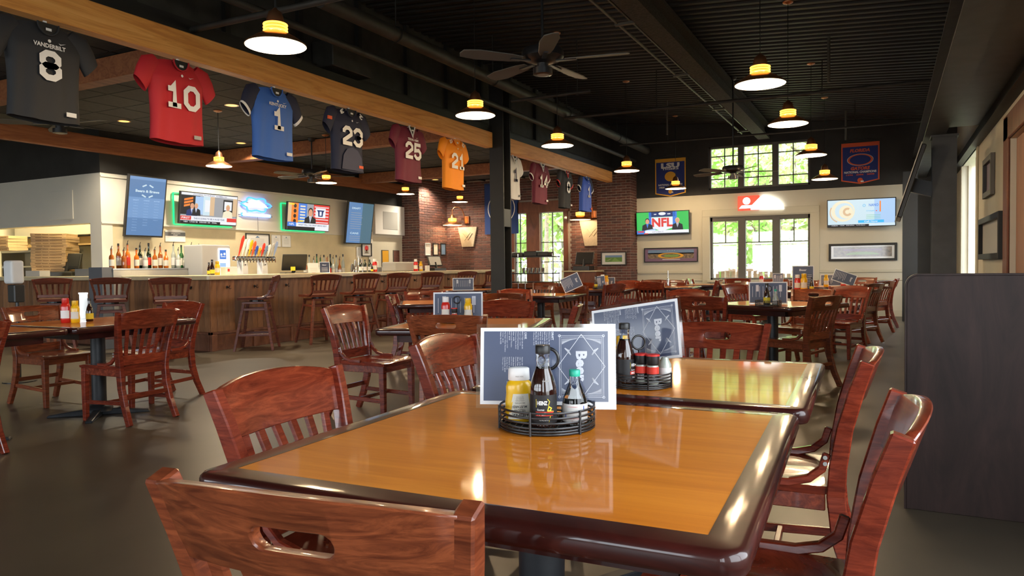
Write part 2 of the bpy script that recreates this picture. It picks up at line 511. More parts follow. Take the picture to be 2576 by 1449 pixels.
def window(name, x0, x1, z0, z1, lites, fw=.05, frame_mat='winframe', mull=.15, head=0, rows=None, yb=YB):
    """a bank of `lites` windows set in a back-wall opening; rows(w,h)-> muntin bars"""
    mb = MB(); ya, yb2 = yb+.04, yb+.14
    mb.box(x0, x0+fw, ya, yb2, z0, z1); mb.box(x1-fw, x1, ya, yb2, z0, z1); mb.box(x0, x1, ya, yb2, z0, z0+fw); mb.box(x0, x1, ya, yb2, z1-fw-head, z1)
    w = (x1-x0-2*fw-mull*(lites-1))/lites
    o = struct(name, mb, frame_mat, bevel=.004)
    for i in range(lites-1):
        m2 = MB(); a = x0+fw+w*(i+1)+mull*i; m2.box(a, a+mull, yb+.02, yb+.15, z0, z1-head); m2.obj('mullion', frame_mat, o, bevel=.004)
    for i in range(lites):
        a = x0+fw+(w+mull)*i; b = a+w; za, zb = z0+fw, z1-fw-head
        g = MB(); g.box(a, b, yb+.088, yb+.092, za, zb); g.obj('pane', 'glass', o)
        m3 = MB()
        for (u0, v0, u1, v1) in rows:
            t = .011
            if abs(u0-u1) < 1e-6: m3.box(a+w*u0-t, a+w*u0+t, yb+.07, yb+.11, za+(zb-za)*v0, za+(zb-za)*v1)
            else: m3.box(a+w*u0, a+w*u1, yb+.07, yb+.11, za+(zb-za)*v0-t, za+(zb-za)*v0+t)
        m3.obj('muntin', frame_mat, o)
    return o
window('window_1', *W1[:2], W1[2], W1[3], 3, mull=.17, head=.05, rows=[(0,.62,1,.62),(.5,.62,.5,1)])
window('window_2', *W2[:2], W2[2], W2[3], 3, mull=.14, rows=[(0,.22,1,.22),(0,.80,1,.80),(.5,0,.5,1)])

# brick parts of the back wall (left), with the tall window pair and the side pier
DW = (-9.12, -7.58, .70, 2.66)
XA, Y1 = -11.25, 16.49
mb = MB(); wall_holes(mb, 'x', YB, YB+.2, XA-.1, -5.7, 0, 3.62, [DW]); wall_bl = struct('wall_back_left', mb, 'mortar')
mb = MB(); mb.box(XA-.6, XA, Y1, YB+.2, 0, 3.62); wall_pier = struct('wall_brick_side', mb, 'mortar')
mb = MB(); mb.box(-8.70, -8.31, YB-.05, YB+.16, .4, 2.9); mb.box(-9.25, -7.45, YB-.06, YB+.16, 2.62, 2.92); mb.box(-7.62, -7.5, YB-.04, YB+.16, .0, 2.7); mb.box(-9.25, -9.08, YB-.04, YB+.16, 0, 2.7); mb.box(-9.25, -7.45, YB-.1, YB+.16, .60, .72)
struct('trim_3', mb, 'redwood', bevel=.006)
window('window_3', -9.10, -8.68, .70, 2.64, 1, fw=.03, rows=[(.36,0,.36,1),(0,.30,1,.30),(0,.58,1,.58)])
window('window_4', -8.33, -7.60, .70, 2.64, 1, fw=.03, rows=[(.48,0,.48,1),(0,.30,1,.30),(0,.58,1,.58)])

def bricks(parent, fr, u0, u1, v0, v1, holes=(), limit=300, near=(0, 0), bl=.245, bh=.055, cl=.257, ch=.0667, score=None):
    """lay a running bond in the frame fr; bricks of `parent` as objects, surplus as one stuff part"""
    spots = []
    row = 0; v = v0+.004
    while v+bh <= v1+.02:
        u = u0-(cl/2 if row % 2 else 0)
        while u < u1:
            a, b = max(u, u0+.002), min(u+bl, u1-.002)
            if b-a > .03:
                segs = [(a, b)]
                for h in holes:
                    ns = []
                    for (p, q) in segs:
                        if v+bh <= h[2] or v >= h[3] or q <= h[0] or p >= h[1]: ns.append((p, q)); continue
                        if p < h[0]-.03: ns.append((p, h[0]))
                        if q > h[1]+.03: ns.append((h[1], q))
                    segs = ns
                for p, q in segs: spots.append((p, q, v))
            u += cl
        row += 1; v += ch
    if score: spots.sort(key=score)
    else: rnd.shuffle(spots)
    meshes = {}
    mats = ['brick_a', 'brick_b', 'brick_c', 'brick_a']
    rest = MB()
    for k, (p, q, v) in enumerate(spots):
        dz = rnd.uniform(.008, .014)
        if k < limit:
            key = (round((q-p)/.02), rnd.randrange(3))
            if key not in meshes:
                w = q-p; b = MB(); b.box(-w/2, w/2, -bh/2, bh/2, -.01, .012)
                me_o = b.obj('brick', mats[key[1]], parent, bevel=.003); meshes[key] = me_o.data
                o = me_o
            else:
                o = link('brick', meshes[key], parent)
            o.matrix_basis = fr @ Matrix.Translation(((p+q)/2, v+bh/2, dz-.012))
        else:
            rest.cur = rnd.randrange(3); rest.T = fr
            rest.box(p, q, v, v+bh, -.005, dz)
    if rest.v:
        o = rest.obj('brickwork', ['brick_a', 'brick_b', 'brick_c'], parent); o['kind'] = 'stuff'
ID = Matrix.Identity(4)
bricks(wall_bl, fy((0, YB, 0)), XA, -6.5, .9, 3.58, holes=[(-9.27, -7.43, 0, 2.94)], score=lambda s: abs(s[2]-1.9))
bricks(wall_pier, fx((XA, 0, 0)), Y1, YB, .9, 3.58, score=lambda s: abs(s[2]-1.9))
bricks(wall_pier, fy((0, Y1, 0)), XA-.6, XA, .9, 3.58)
# brick pillar that carries the timber beam
pil = thing('brick_pillar', 'free-standing red brick pillar at the far end of the timber beam', 'pillar', (-6.06, 17.65, 0))
PI_ = Matrix.Translation((6.06, -17.65, 0))
mb = MB(); mb.T = PI_; mb.box(-6.5, -5.628, YP+.012, YB, 0, 3.5); mb.obj('core', 'mortar', pil)
bricks(pil, PI_ @ fy((0, YP+.012, 0)), -6.5, -5.628, .55, 3.47, score=lambda s: abs(s[2]-2.0), limit=200)
bricks(pil, PI_ @ fx((-5.628, 0, 0)), YP+.012, YB, .55, 3.47, limit=80, score=lambda s: abs(s[2]-2.0))

# bar wall: cream above, backsplash below, black strip on top, and the kitchen block
YC = 7.86
mb = MB(); mb.box(XW-.2, XW, YC+.2, Y1, 1.99, 2.85); wall_bar = struct('wall_bar', mb, 'whitewall')
mb = MB(); mb.box(XW-.2, XW-.012, YC+.2, 15.17, 0, 1.99); struct('wall_bar_splash', mb, 'backsplash')
mb = MB(); mb.box(XW-.2, XW-.012, 15.17, Y1, 0, 2.05); struct('wall_bar_end', mb, 'cream')
mb = MB(); mb.box(XW-.2, XW+.004, YC+.2, Y1, 2.85, 3.6); mb.box(-17.2, XW+.004, YC-.004, YC+.2, 2.85, 3.6); struct('wall_bar_upper', mb, 'blackwall')
mb = MB(); wall_holes(mb, 'x', YC, YC+.2, -17.2, XW, 0, 2.85, [(-16.6, -12.10, 1.06, 2.01)]); wall_kit = struct('wall_kitchen', mb, 'whitewall')
mb = MB(); mb.box(-13.25, -12.55, YC-.012, YC, 2.10, 2.6); struct('trim_4', mb, 'whitewall', bevel=.004)
mb = MB()
for z in (2.78, 1.99): mb.box(XW, XW+.02, YC, 15.17, z, z+.03)
mb.box(XW, XW+.018, 15.0, 15.17, .0, 2.85); struct('trim_5', mb, 'whitewall', bevel=.004)
# boxed soffit at the far end of the bar wall with a flat panel
mb = MB(); mb.box(XW, XW+.10, 15.17, 16.46, 2.06, 2.83); so = struct('trim_6', mb, 'white', bevel=.006)
mb = MB(); mb.box(XW+.10, XW+.106, 15.50, 16.13, 2.20, 2.66); mb.obj('panel', 'lightgray', so)
# mirrors / hatches in the lower end wall
for k, (a, b) in enumerate(((15.55, 15.85), (16.05, 16.33))):
    mb = MB(); mb.box(XW-.012, XW+.006, a, b, 1.22, 1.66); o = struct('window_%d' % (7+k), mb, 'winframe', bevel=.004)
    mb = MB(); mb.box(XW+.004, XW+.009, a+.02, b-.02, 1.24, 1.64); mb.obj('pane', ['print_gold', 'brick_b'][k], o)

# remaining shell: left wall, front wall (behind the viewer), kitchen walls, right wall
mb = MB(); wall_holes(mb, 'y', -17.2, -17.0, -6.3, 18.2, 0, 3.62, []); struct('wall_left', mb, 'whitewall')
mb = MB(); wall_holes(mb, 'x', -6.3, -6.1, -17.2, XR+.3, 0, 5.0, [(c-hw, c+hw, a, b) for c, hw, a, b in FRONT_WIN]); struct('wall_front', mb, 'cream')
mb = MB(); mb.box(-17.2, XW, 18.0, 18.2, 0, 3.62); struct('wall_kitchen_back', mb, 'backsplash')
mb = MB(); mb.box(-16.8, XW-.2, 10.6, 10.7, 0, 3.6); struct('wall_kitchen_inner', mb, 'backsplash')
RW = (13.95, 16.55, .80, 3.0); RD = (8.2, 10.42, 0, 2.62)
mb = MB(); wall_holes(mb, 'y', XR, XR+.22, -6.3, 18.2, 0, 5.0, [(c-hw, c+hw, a, b) for c, hw, a, b in RIGHT_WIN]+[RW, RD]); struct('wall_right', mb, 'cream')
mb = MB(); mb.box(XR-.03, XR, 10.42, 10.78, 0, 2.9); mb.box(XR-.03, XR, 8.0, 10.78, 2.62, 2.92); struct('trim_7', mb, 'redwood', bevel=.01)
mb = MB(); mb.box(XR+.06, XR+.12, 8.2, 10.42, 0, 2.62); struct('door_1', mb, 'doorwood', bevel=.01)
mb = MB(); mb.box(XR-.025, XR, 13.78, 13.95, .7, 3.14); mb.box(XR-.025, XR, 16.55, 16.72, .7, 3.14); mb.box(XR-.03, XR, 13.78, 16.72, 3.0, 3.16); mb.box(XR-.06, XR, 13.78, 16.72, .72, .80); struct('trim_8', mb, 'creamtrim', bevel=.006)
mb = MB(); mb.box(XR+.09, XR+.14, 13.95, 14.0, .8, 3.0); mb.box(XR+.09, XR+.14, 15.22, 15.27, .8, 3.0); mb.box(XR+.09, XR+.14, 16.5, 16.55, .8, 3.0); w5 = struct('window_5', mb, 'creamtrim')
for a, b in ((14.0, 15.22), (15.27, 16.5)):
    mb = MB(); mb.box(XR+.11, XR+.114, a, b, .8, 3.0); mb.obj('pane', 'glass', w5)
for k, (c, hw, z0, z1) in enumerate(FRONT_WIN):
    mb = MB(); mb.box(c-hw, c-hw+.06, -6.24, -6.14, z0, z1); mb.box(c+hw-.06, c+hw, -6.24, -6.14, z0, z1); mb.box(c-.03, c+.03, -6.24, -6.14, z0, z1); mb.box(c-hw, c+hw, -6.24, -6.14, z1-.06, z1); mb.box(c-hw, c+hw, -6.24, -6.14, z0, z0+.06); mb.box(c-hw, c+hw, -6.24, -6.14, 2.2, 2.25)
    struct('window_%d' % (10+k), mb, 'winframe')
for k, (c, hw, z0, z1) in enumerate(RIGHT_WIN):
    mb = MB(); mb.box(XR+.06, XR+.16, c-hw, c-hw+.06, z0, z1); mb.box(XR+.06, XR+.16, c+hw-.06, c+hw, z0, z1); mb.box(XR+.06, XR+.16, c-.03, c+.03, z0, z1); mb.box(XR+.06, XR+.16, c-hw, c+hw, z1-.06, z1); mb.box(XR+.06, XR+.16, c-hw, c+hw, z0, z0+.06)
    struct('window_%d' % (20+k), mb, 'winframe')
# black fascia wall above the timber beam, with studs, and its cap
mb = MB(); mb.box(-6.42, -6.3, -6.2, 18.1, 3.40, 4.95); fas = struct('wall_fascia', mb, 'ducting')
for i in range(15):
    m2 = MB(); m2.box(-6.3, -6.24, -1+i*1.1, -.93+i*1.1, 3.43, 4.72); m2.obj('stud', 'black', fas)
mb = MB(); mb.box(-6.3, -5.98, -6.2, 17.4, 3.435, 3.56); struct('trim_9', mb, 'black')

# right-hand aisle: dropped soffit, steel beam on columns
mb = MB(); mb.box(.72, XR, -6.2, 12.4, 3.12, 3.3); struct('ceiling_aisle', mb, 'steelpaint')
mb = MB(); mb.box(XR-.13, XR, -6.2, YB, 3.0, 3.12); struct('trim_10', mb, 'black')
sb = thing('steel_girder', 'dark painted steel I-beam running along the right-hand aisle', 'beam', (.6, 6, 3.0))
IB = Matrix.Translation((-.6, -6, -3.0))
def ibeam(parent, T, y0, y1, x, w, z0, h, mat, tf=.022):
    for nm, bb in (('bottom_flange', (x-w/2, x+w/2, y0, y1, z0, z0+tf)), ('top_flange', (x-w/2, x+w/2, y0, y1, z0+h-tf, z0+h)), ('web', (x-.012, x+.012, y0, y1, z0+tf, z0+h-tf))):
        m = MB(); m.T = T; m.box(*bb); m.obj(nm, mat, parent)
ibeam(sb, IB, -6.1, YB-.02, .60, .26, 2.97, .42, 'steelpaint')

# timber beams
tb = thing('timber_beam', 'long honey-coloured timber beam from which the jerseys hang', 'beam', (XB, 8, 3.18))
BT = Matrix.Translation((-XB, -8, -3.18))
for a, b in ((-2.0, 10.86), (11.32, 16.88)):
    mb = MB(); mb.T = BT; mb.box(XB-.14, XB, a, b, 3.18, 3.435); mb.obj('beam_length', 'beamwood', tb, bevel=.008)
tb2 = thing('timber_beam', 'reddish timber beam fixed along the top of the bar wall', 'beam', (XW+.06, 8, 3.18))
mb = MB(); mb.T = Matrix.Translation((-XW-.06, -8, -3.18)); mb.box(XW+.01, XW+.13, -1.0, Y1, 3.17, 3.43); mb.obj('beam_length', 'beamdark', tb2, bevel=.008)
for k, yy in enumerate((5.2, 10.3, 14.6)):
    o = MB().box(-2.8, 2.8, -.1, .1, -.1, .14).obj('cross_beam', 'beamdark', bevel=.006, M=Matrix.Translation((-8.95, yy+.1, 3.40)))
    tag(o, ['reddish cross beam over the bar nearest the camera', 'reddish cross beam over the middle of the bar', 'reddish cross beam over the far end of the bar'][k], 'beam', 'cross beams over the bar')

# steel column with patch
scn = thing('steel_column', 'black steel I-section column splitting the timber beam', 'column', (-5.9, 11.12, 0))
for nm, bb in (('front_flange', (-.13, .13, -.14, -.115, 0, 4.6)), ('rear_flange', (-.13, .13, .115, .14, 0, 4.6)), ('web', (-.012, .012, -.115, .115, 0, 4.6))):
    MB().box(*bb).obj(nm, 'black', scn)
pp = MB().box(.03, .128, -.112, .112, 1.86, 2.16).obj('cover_plate', 'steelpaint', scn); pp['label'] = 'grey cover plate'
scr = thing('steel_column', 'grey painted steel column under the right-hand aisle beam', 'column', (.715, 12.15, 0))
for nm, bb in (('front_flange', (-.15, .15, -.15, -.125, 0, 2.96)), ('rear_flange', (-.15, .15, .125, .15, 0, 2.96)), ('web', (-.012, .012, -.125, .125, 0, 2.96)), ('cap_plate', (-.17, .17, -.17, .17, 2.935, 2.965))):
    MB().box(*bb).obj(nm, 'steelpaint', scr)
scq = thing('steel_column', 'black steel column standing in the far right corner', 'column', (.40, 16.6, 0))
for nm, bb in (('front_flange', (-.13, .13, -.14, -.115, 0, 2.96)), ('rear_flange', (-.13, .13, .115, .14, 0, 2.96)), ('web', (-.012, .012, -.115, .115, 0, 2.96))):
    MB().box(*bb).obj(nm, 'black', scq)

# ------------------------------------------------------------------ ceiling services
def pipe(name, label, cat, pts, r, mat, n=10, hang=(), group=None):
    c = Vector(pts[0]); t = thing(name, label, cat, c, group=group)
    mb = MB(); mb.T = Matrix.Translation(-c); mb.tube(pts, r, n); mb.obj('run', mat, t, smooth=40)
    for (x, y, z, top) in hang:
        m = MB(); m.T = Matrix.Translation(-c); m.tube([(x,y,z),(x,y,top)], .008, 6); m.obj('hanger_rod', 'black', t)
        m = MB(); m.T = Matrix.Translation(-c); m.tube([(x+(r+.01)*math.cos(a*math.pi/6), y, z+(r+.01)*math.sin(a*math.pi/6)) for a in range(12)], .008, 5, closed=True); m.obj('clamp', 'black', t)
    return t
pipe('spiral_duct', 'long grey round duct running above the timber beam', 'duct', [(-5.2,5.9,3.95),(-5.2,17.4,3.95)], .085, 'ducting', 14, [(-5.2,y,3.95,4.6) for y in (7.2, 9.6, 12.4, 15.2)])
pipe('square_edge_pipe', 'thin black pipe just beneath the round duct', 'pipe', [(-5.5,3.0,3.72),(-5.5,17.4,3.72)], .04, 'ducting', 10)
pipe('sprinkler_pipe', 'dark pipe crossing above the nearest pendant lamp', 'pipe', [(-6.3,4.95,3.5),(-2.9,4.99,3.5)], .03, 'ducting', 10, [(-4.9,4.97,3.5,4.55)])
pipe('sprinkler_pipe', 'thin dark pipe crossing under the girder in mid room', 'pipe', [(-5.2,12.3,3.85),(1.0,12.3,3.80)], .028, 'ducting', 8, [(-3.5,12.3,3.84,4.5),(-.9,12.3,3.82,4.3)])
pipe('sprinkler_pipe', 'thin dark pipe crossing in front of the clerestory windows', 'pipe', [(-5.2,15.4,3.80),(.6,15.4,3.74)], .02, 'ducting', 8, [(-4.15,15.4,3.79,4.55),(-.55,15.4,3.76,4.25)])
pipe('sprinkler_pipe', 'short dark pipe stub between duct and column', 'pipe', [(-5.2,10.2,3.75),(-3.9,10.2,3.75)], .025, 'ducting', 8, [(-4.1,10.2,3.75,CEIL0(-4.1))])
pipe('drop_pipe', 'pale vertical pipe hanging before the left banner', 'pipe', [(-4.05,15.0,CEIL0(-4.05)),(-4.05,15.0,3.86)], .018, 'conduit', 8)
p_ = at_z(2085,95,CEIL0(-.75)); q_ = at_y(2087,208,p_.y); q_.x = p_.x
pipe('drop_pipe', 'upper dangling pale pipe near the right ceiling', 'pipe', [p_, q_], .02, 'conduit', 8)
p_ = at_z(2128,278,CEIL0(-.75)); q_ = at_y(2131,352,p_.y); q_.x = p_.x
pipe('drop_pipe', 'lower dangling pale pipe above the orange-edged banner', 'pipe', [p_, q_], .02, 'conduit', 8)
gd = thing('roof_girder', 'rough fire-proofed roof girder running to the far windows', 'beam', (-2.6, 8, 4.1))
GT = Matrix.Translation((2.6, -8, -4.1))
ibeam(gd, GT, 2.0, YB, -2.55, .26, 4.06, .34, 'fireproof', .05)
for k, x in enumerate((-2.78, -2.9)):
    mb = MB(); mb.T = GT; mb.tube([(x, 4.0, 4.15-.06*k), (x, 17.0, 4.15-.06*k)], .017, 8); mb.obj('conduit', 'conduit', gd, smooth=40)
for y in (8.5, 11.2, 14.0, 16.6):
    mb = MB(); mb.T = GT; mb.box(-2.93, -2.68, y, y+.05, 4.06, 4.09); mb.obj('conduit_strap', 'conduit', gd)
# ducts boxes on the fascia
for k, (px, py, w) in enumerate(((880, 150, .75), )):
    c = at_x(px, py, -6.0); o = MB().box(-.28, .05, -w/2, w/2, -.16, .16).obj('duct_outlet', 'ducting', bevel=.01, M=Matrix.Translation(c))
    tag(o, 'dark rectangular duct outlet above the timber beam', 'duct')

# half-height divider at the right edge
dv = thing('divider_panel', 'dark laminate half-height divider with rounded corner at right edge', 'divider', (1.0, 3.98, 0))
c = .05; pts = [(-.917, 0)]+[(-.917+c-c*math.cos(R(a)), 1.115-c+c*math.sin(R(a))) for a in range(0, 91, 15)]+[(.28, 1.115), (.28, 0)]
mb = MB(); mb.T = Matrix.Rotation(R(90), 4, 'X'); mb.prism([(x, z) for x, z in pts], 0, .035); mb.obj('panel', 'laminate', dv, bevel=.002)
c2 = .058; pts2 = [(-.925+c2-c2*math.cos(R(a)), 1.123-c2+c2*math.sin(R(a))) for a in range(0, 91, 10)]+[(.28, 1.123)]
mb = MB()
for (x0, z0), (x1, z1) in zip([(-.925, 0)]+pts2, pts2):
    dx, dz = x1-x0, z1-z0; l = math.hypot(dx, dz); nx, nz = dz/l*.008, -dx/l*.008
    mb.add([(x0,-.04,z0),(x1,-.04,z1),(x1,.04,z1),(x0,.04,z0),(x0+nx,-.04,z0+nz),(x1+nx,-.04,z1+nz),(x1+nx,.04,z1+nz),(x0+nx,.04,z0+nz)],
        [(0,3,2,1),(4,5,6,7),(0,1,5,4),(1,2,6,5),(2,3,7,6),(3,0,4,7)])
mb.obj('edge_band', 'laminate', dv)
MB().box(-.915, .28, .035, .06, 0, 1.11).obj('core_panel', 'laminate', dv)
# ================================================================== FURNITURE
def crest_mesh(mb, hole, zb, zt, arch, hw, y_at, th=.024):
    """curved crest rail; y_at(x,z) gives the rear bow; optional hand hole"""
    hl, hr, hz = .05, .019, zb+(zt-zb)*.52           # half length of straight part, radius, centre
    xs = [-hw, -hw*.8, -hw*.6, -hw*.42]
    hx = [-hl-hr+hr*(1-math.cos(R(a))) for a in (0, 35, 65, 90)]+[-hl*.33, hl*.33]+[hl+hr*math.sin(R(a)) for a in (0, 25, 55, 90)]
    xs = xs + (hx if hole else [-.06, -.02, .02, .06]) + [hw*.42, hw*.6, hw*.8, hw]
    def top(x): return zt + arch*max(0, 1-(abs(x)/hw)**2.2)
    def hh(x):
        if not hole or abs(x) > hl+hr-1e-6: return 0
        return hr if abs(x) <= hl else math.sqrt(max(0, hr*hr-(abs(x)-hl)**2))
    V = []; F = []
    def vert(x, z, s):
        V.append((x, y_at(x, z)+s*th/2, z)); return len(V)-1
    cols = []
    for x in xs:
        h = hh(x); c = {}
        for s in (-1, 1):
            b = vert(x, zb, s); t = vert(x, top(x), s); m0 = vert(x, hz-h, s); m1 = vert(x, hz+h, s) if h > 0 else m0
            c[s] = (b, m0, m1, t)
        cols.append((c, h))
    for (a, ha), (b, hb) in zip(cols, cols[1:]):
        for s in (-1, 1):
            A, B = a[s], b[s]
            q1 = (A[0], B[0], B[1], A[1]); q2 = (A[2], B[2], B[3], A[3])
            if s == 1: q1 = q1[::-1]; q2 = q2[::-1]
            F.append(q1); F.append(q2)
        F.append((a[-1][3], b[-1][3], b[1][3], a[1][3])); F.append((b[-1][0], a[-1][0], a[1][0], b[1][0]))
        if ha > 0 or hb > 0:
            f1 = [a[-1][1], b[-1][1], b[1][1], a[1][1]]; f2 = [b[-1][2], a[-1][2], a[1][2], b[1][2]]
            F.append(tuple(dict.fromkeys(f1))); F.append(tuple(dict.fromkeys(f2)))
    for c, flip in ((cols[0][0], 0), (cols[-1][0], 1)):
        f = (c[-1][0], c[-1][1], c[-1][3], c[1][3], c[1][1], c[1][0]); F.append(f if not flip else f[::-1])
    mb.add(V, F)

def make_chair(label, hole, va, vh, arch):
    t = thing('dining_chair', label, 'chair')
    # seat: dished slab
    def seat_top(u, v):
        x = (u-.5)*.45; y = .225-.44*v
        w = 1-.08*v; z = .452-.012*math.exp(-((abs(x)-.10)/.07)**2)*math.sin(math.pi*min(1, v*1.05))+.010*(1 if v < .02 else 0)*-1
        return (x*w, y, z)
    mb = MB(); nu, nv = 10, 8
    top = [seat_top(i/nu, j/nv) for j in range(nv+1) for i in range(nu+1)]
    bot = [(p[0]*.985, p[1]*.985, .425) for p in top]
    k = (nu+1)*(nv+1); F = []
    for j in range(nv):
        for i in range(nu):
            a = j*(nu+1)+i; F.append((a, a+nu+1, a+nu+2, a+1)); F.append((k+a, k+a+1, k+a+nu+2, k+a+nu+1))
    for i in range(nu): F.append((i, i+1, k+i+1, k+i)); a = nv*(nu+1)+i; F.append((a+1, a, k+a, k+a+1))
    for j in range(nv): a = j*(nu+1); F.append((a+nu+1, a, k+a, k+a+nu+1)); b = a+nu; F.append((b, b+nu+1, k+b+nu+1, k+b))
    mb.add(top+bot, F); mb.obj('seat', va, t, smooth=35)
    mb = MB(); mb.box(-.20, .20, .185, .205, .37, .425); mb.obj('apron', vh, t, bevel=.003)
    mb = MB(); mb.box(-.18, .18, -.225, -.205, .37, .425); mb.obj('apron', vh, t, bevel=.003)
    for s in (-1, 1):
        mb = MB(); mb.box(s*.195-.011, s*.195+.011, -.20, .185, .37, .425); mb.obj('apron', vh, t, bevel=.003)
        mb = MB(); mb.sweep([(s*.198, .195, 0), (s*.198, .192, .30), (s*.196, .19, .425)], [(.036, .036), (.044, .046), (.046, .048)]); mb.obj('front_leg', va, t, bevel=.004)
        pts = [(s*.205,-.345,0),(s*.198,-.285,.14),(s*.195,-.245,.28),(s*.195,-.232,.42),(s*.205,-.238,.52),(s*.222,-.258,.65),(s*.243,-.293,.78),(s*.257,-.322,.868)]
        mb = MB(); mb.sweep(pts, [(.036,.046),(.037,.05),(.038,.055),(.038,.058),(.037,.055),(.036,.05),(.035,.046),(.034,.042)]); mb.obj('back_post', va, t, bevel=.004)
        mb = MB(); mb.sweep([(s*.215, .0, .455), (s*.213, -.09, .458), (s*.211, -.15, .475), (s*.209, -.19, .51), (s*.208, -.205, .56)], (.024, .026)); b = mb.obj('seat_bracket', va, t, bevel=.004)
        mb = MB()
        for dz in (.53, .55): mb.T = Matrix.Translation((s*.222, -.2, dz)) @ Matrix.Rotation(R(90), 4, 'Y'); mb.lathe([(.007, -.004), (.005, .004)], 8)
        mb.obj('bolt', 'steelmat', b)
        mb = MB(); mb.sweep([(s*.196, .19, .15), (s*.196, -.275, .17)], (.018, .032)); mb.obj('stretcher', va, t, bevel=.003)
    mb = MB(); mb.box(-.19, .19, -.045, -.023, .145, .172); mb.obj('stretcher', vh, t, bevel=.003)
    mb = MB(); mb.box(-.19, .19, -.282, -.262, .20, .235); mb.obj('stretcher', vh, t, bevel=.003)
    mb = MB(); mb.box(-.19, .19, -.252, -.226, .455, .53); mb.obj('lower_rail', vh, t, bevel=.004)
    def y_at(x, z): return -.305-(z-.79)*.34-.030*(1-(x/.25)**2)
    mb = MB(); crest_mesh(mb, hole, .735, .862 if hole else .858, arch, .252, y_at); mb.obj('crest_rail', vh, t, smooth=40, bevel=.003)
    for i in range(6):
        x0 = -.15+.06*i; x1 = x0*1.16
        pts = [(x0, -.240, .52), (x0+(x1-x0)*.4, -.262, .60), (x0+(x1-x0)*.7, -.285, .68), (x1, y_at(x1, .74)+.0, .745)]
        mb = MB(); mb.sweep(pts, (.030, .014)); mb.obj('slat', va, t, bevel=.003)
    capture(t)
    return t
chA = make_chair('x', False, 'mahogany', 'mahogany_h', .03)      # arched top, no hole
chB = make_chair('x', True, 'walnut', 'walnut_h', .012)          # flat top, hand hole
chR = make_chair('x', True, 'mahogany', 'mahogany_h', .012)      # flat top, hand hole, redder
_used = {}
CHAIRS = []
def chair(proto, cx, cy, phi, label, group='wooden dining chairs'):
    """cx,cy = middle of the crest rail, phi = direction it faces (deg)"""
    a = R(phi); x = cx+.325*math.cos(a); y = cy+.325*math.sin(a)
    M = TR(x, y, 0, a-math.pi/2)
    if proto.name not in _used:
        _used[proto.name] = 1; proto.matrix_basis = M; proto['label'] = label; proto['group'] = group
        return proto
    return clone(proto, M, label, group)
chair(chB, -.738, .775, 97, 'brown wooden chair with oval hand hole, back turned to camera, nearest of all')
chair(chA, -1.575, 1.58, 4, 'red arched-back chair at left side of the nearest table, leaning over its edge')
chair(chA, -1.715, 2.70, 2, 'red arched-back chair half hidden behind the large standing beer menu')
chair(chA, .03, 1.74, 180, 'red wooden chair seen edge-on at right side of the nearest table')
chair(chA, -.064, 2.78, 183, 'red wooden chair seen edge-on at right side of the second table')
chair(chR, -.800, 3.93, 272, 'red chair with oval hand hole facing camera at far end of second table')
chair(chB, -2.56, 4.05, 107, 'brown chair with hand hole, back to camera, left of the large beer menu')
chair(chA, -3.98, 4.72, 2, 'red arched-back chair with empty seat standing apart beside the rotated table')
chair(chA, -3.04, 5.80, 287, 'dark red arched-back chair facing camera across the ketchup table')
chair(chR, -2.22, 5.48, 200, 'chair with hand hole seen edge-on just left of the tilted beer menu')
chair(chA, -5.13, 3.79, 180, 'dark red chair showing its slatted back at the left table, right side')
chair(chA, -5.13, 2.50, 180, 'dark red chair cut off by the left edge of the photo')
chair(chA, -6.02, 4.82, 270, 'chair at far end of left table, partly behind the slatted dark red one')
chair(chB, -7.02, 3.98, 0, 'brown chair with black hand hole behind the left table')
chair(chR, -5.15, 6.95, 25, 'dark chair with pale hand hole in front of the third bar stool')
chair(chR, -5.42, 8.05, 305, 'reddish chair with grey hand hole left of the ketchup menu')
chair(chB, -3.98, 7.55, 92, 'brown chair with hand hole directly behind the dark red arched chair')
chair(chA, -4.45, 8.75, 330, 'dark arched chair back just in front of the black column')
chair(chB, -5.75, 12.6, 262, 'orange-lit chair in front of the black wire rack')
chair(chB, -4.27, 10.3, 92, 'dark brown chair with hand hole, back to camera, below the small tilted menu')
chair(chR, -4.95, 12.5, 95, 'dark chair behind the brown one, left of the condiment caddy by the pillar')
chair(chA, -3.95, 11.4, 160, 'brown chair seen edge-on between the tilted menu and the brick pillar')
chair(chA, -4.5, 13.8, 275, 'dark red chair just right of the far caddy below the pillar picture')
chair(chB, -4.3, 14.9, 272, 'orange-brown chair below the right edge of the brick pillar')
chair(chA, -3.74, 12.6, 94, 'dark red chair with splayed slats against the cream wall panel')
chair(chR, -3.80, 14.5, 272, 'chair with bright hand hole below the stadium photograph')
chair(chA, -3.72, 15.5, 0, 'chair in profile facing right, left of the far window')
chair(chA, -2.92, 14.6, 180, 'chair in profile facing left, at the foot of the far window frame')
chair(chA, -2.12, 8.75, 262, 'chair whose arched top rail shines pale blue')
chair(chR, -1.62, 7.15, 82, 'dark brown chair with hand hole behind the second table, back to camera')
chair(chR, -2.82, 16.0, 272, 'dark chair with hand hole below the left panes of the far window')
chair(chA, -2.02, 11.2, 330, 'chair with whitish shine beside the propped menu on the rotated table')
chair(chB, -.50, 7.42, 155, 'orange-brown chair with hand hole at right of the rotated table')
chair(chB, -.78, 9.35, 245, 'brown chair with bright hand hole behind the rotated table')
chair(chA, -.42, 10.3, 250, 'brown arched chair with pinkish top, right of the standing black menu')
chair(chB, -.16, 11.95, 155, 'orange slatted chair standing alone near the far right aisle')
chair(chR, -.02, 13.6, 150, 'dark chair with long legs right of the orange slatted one')
chair(chA, .15, 15.0, 180, 'shiny dark chair peeping past the divider panel')
chair(chB, -.45, 16.6, 270, 'orange chair under the long framed picture, near the far wall')
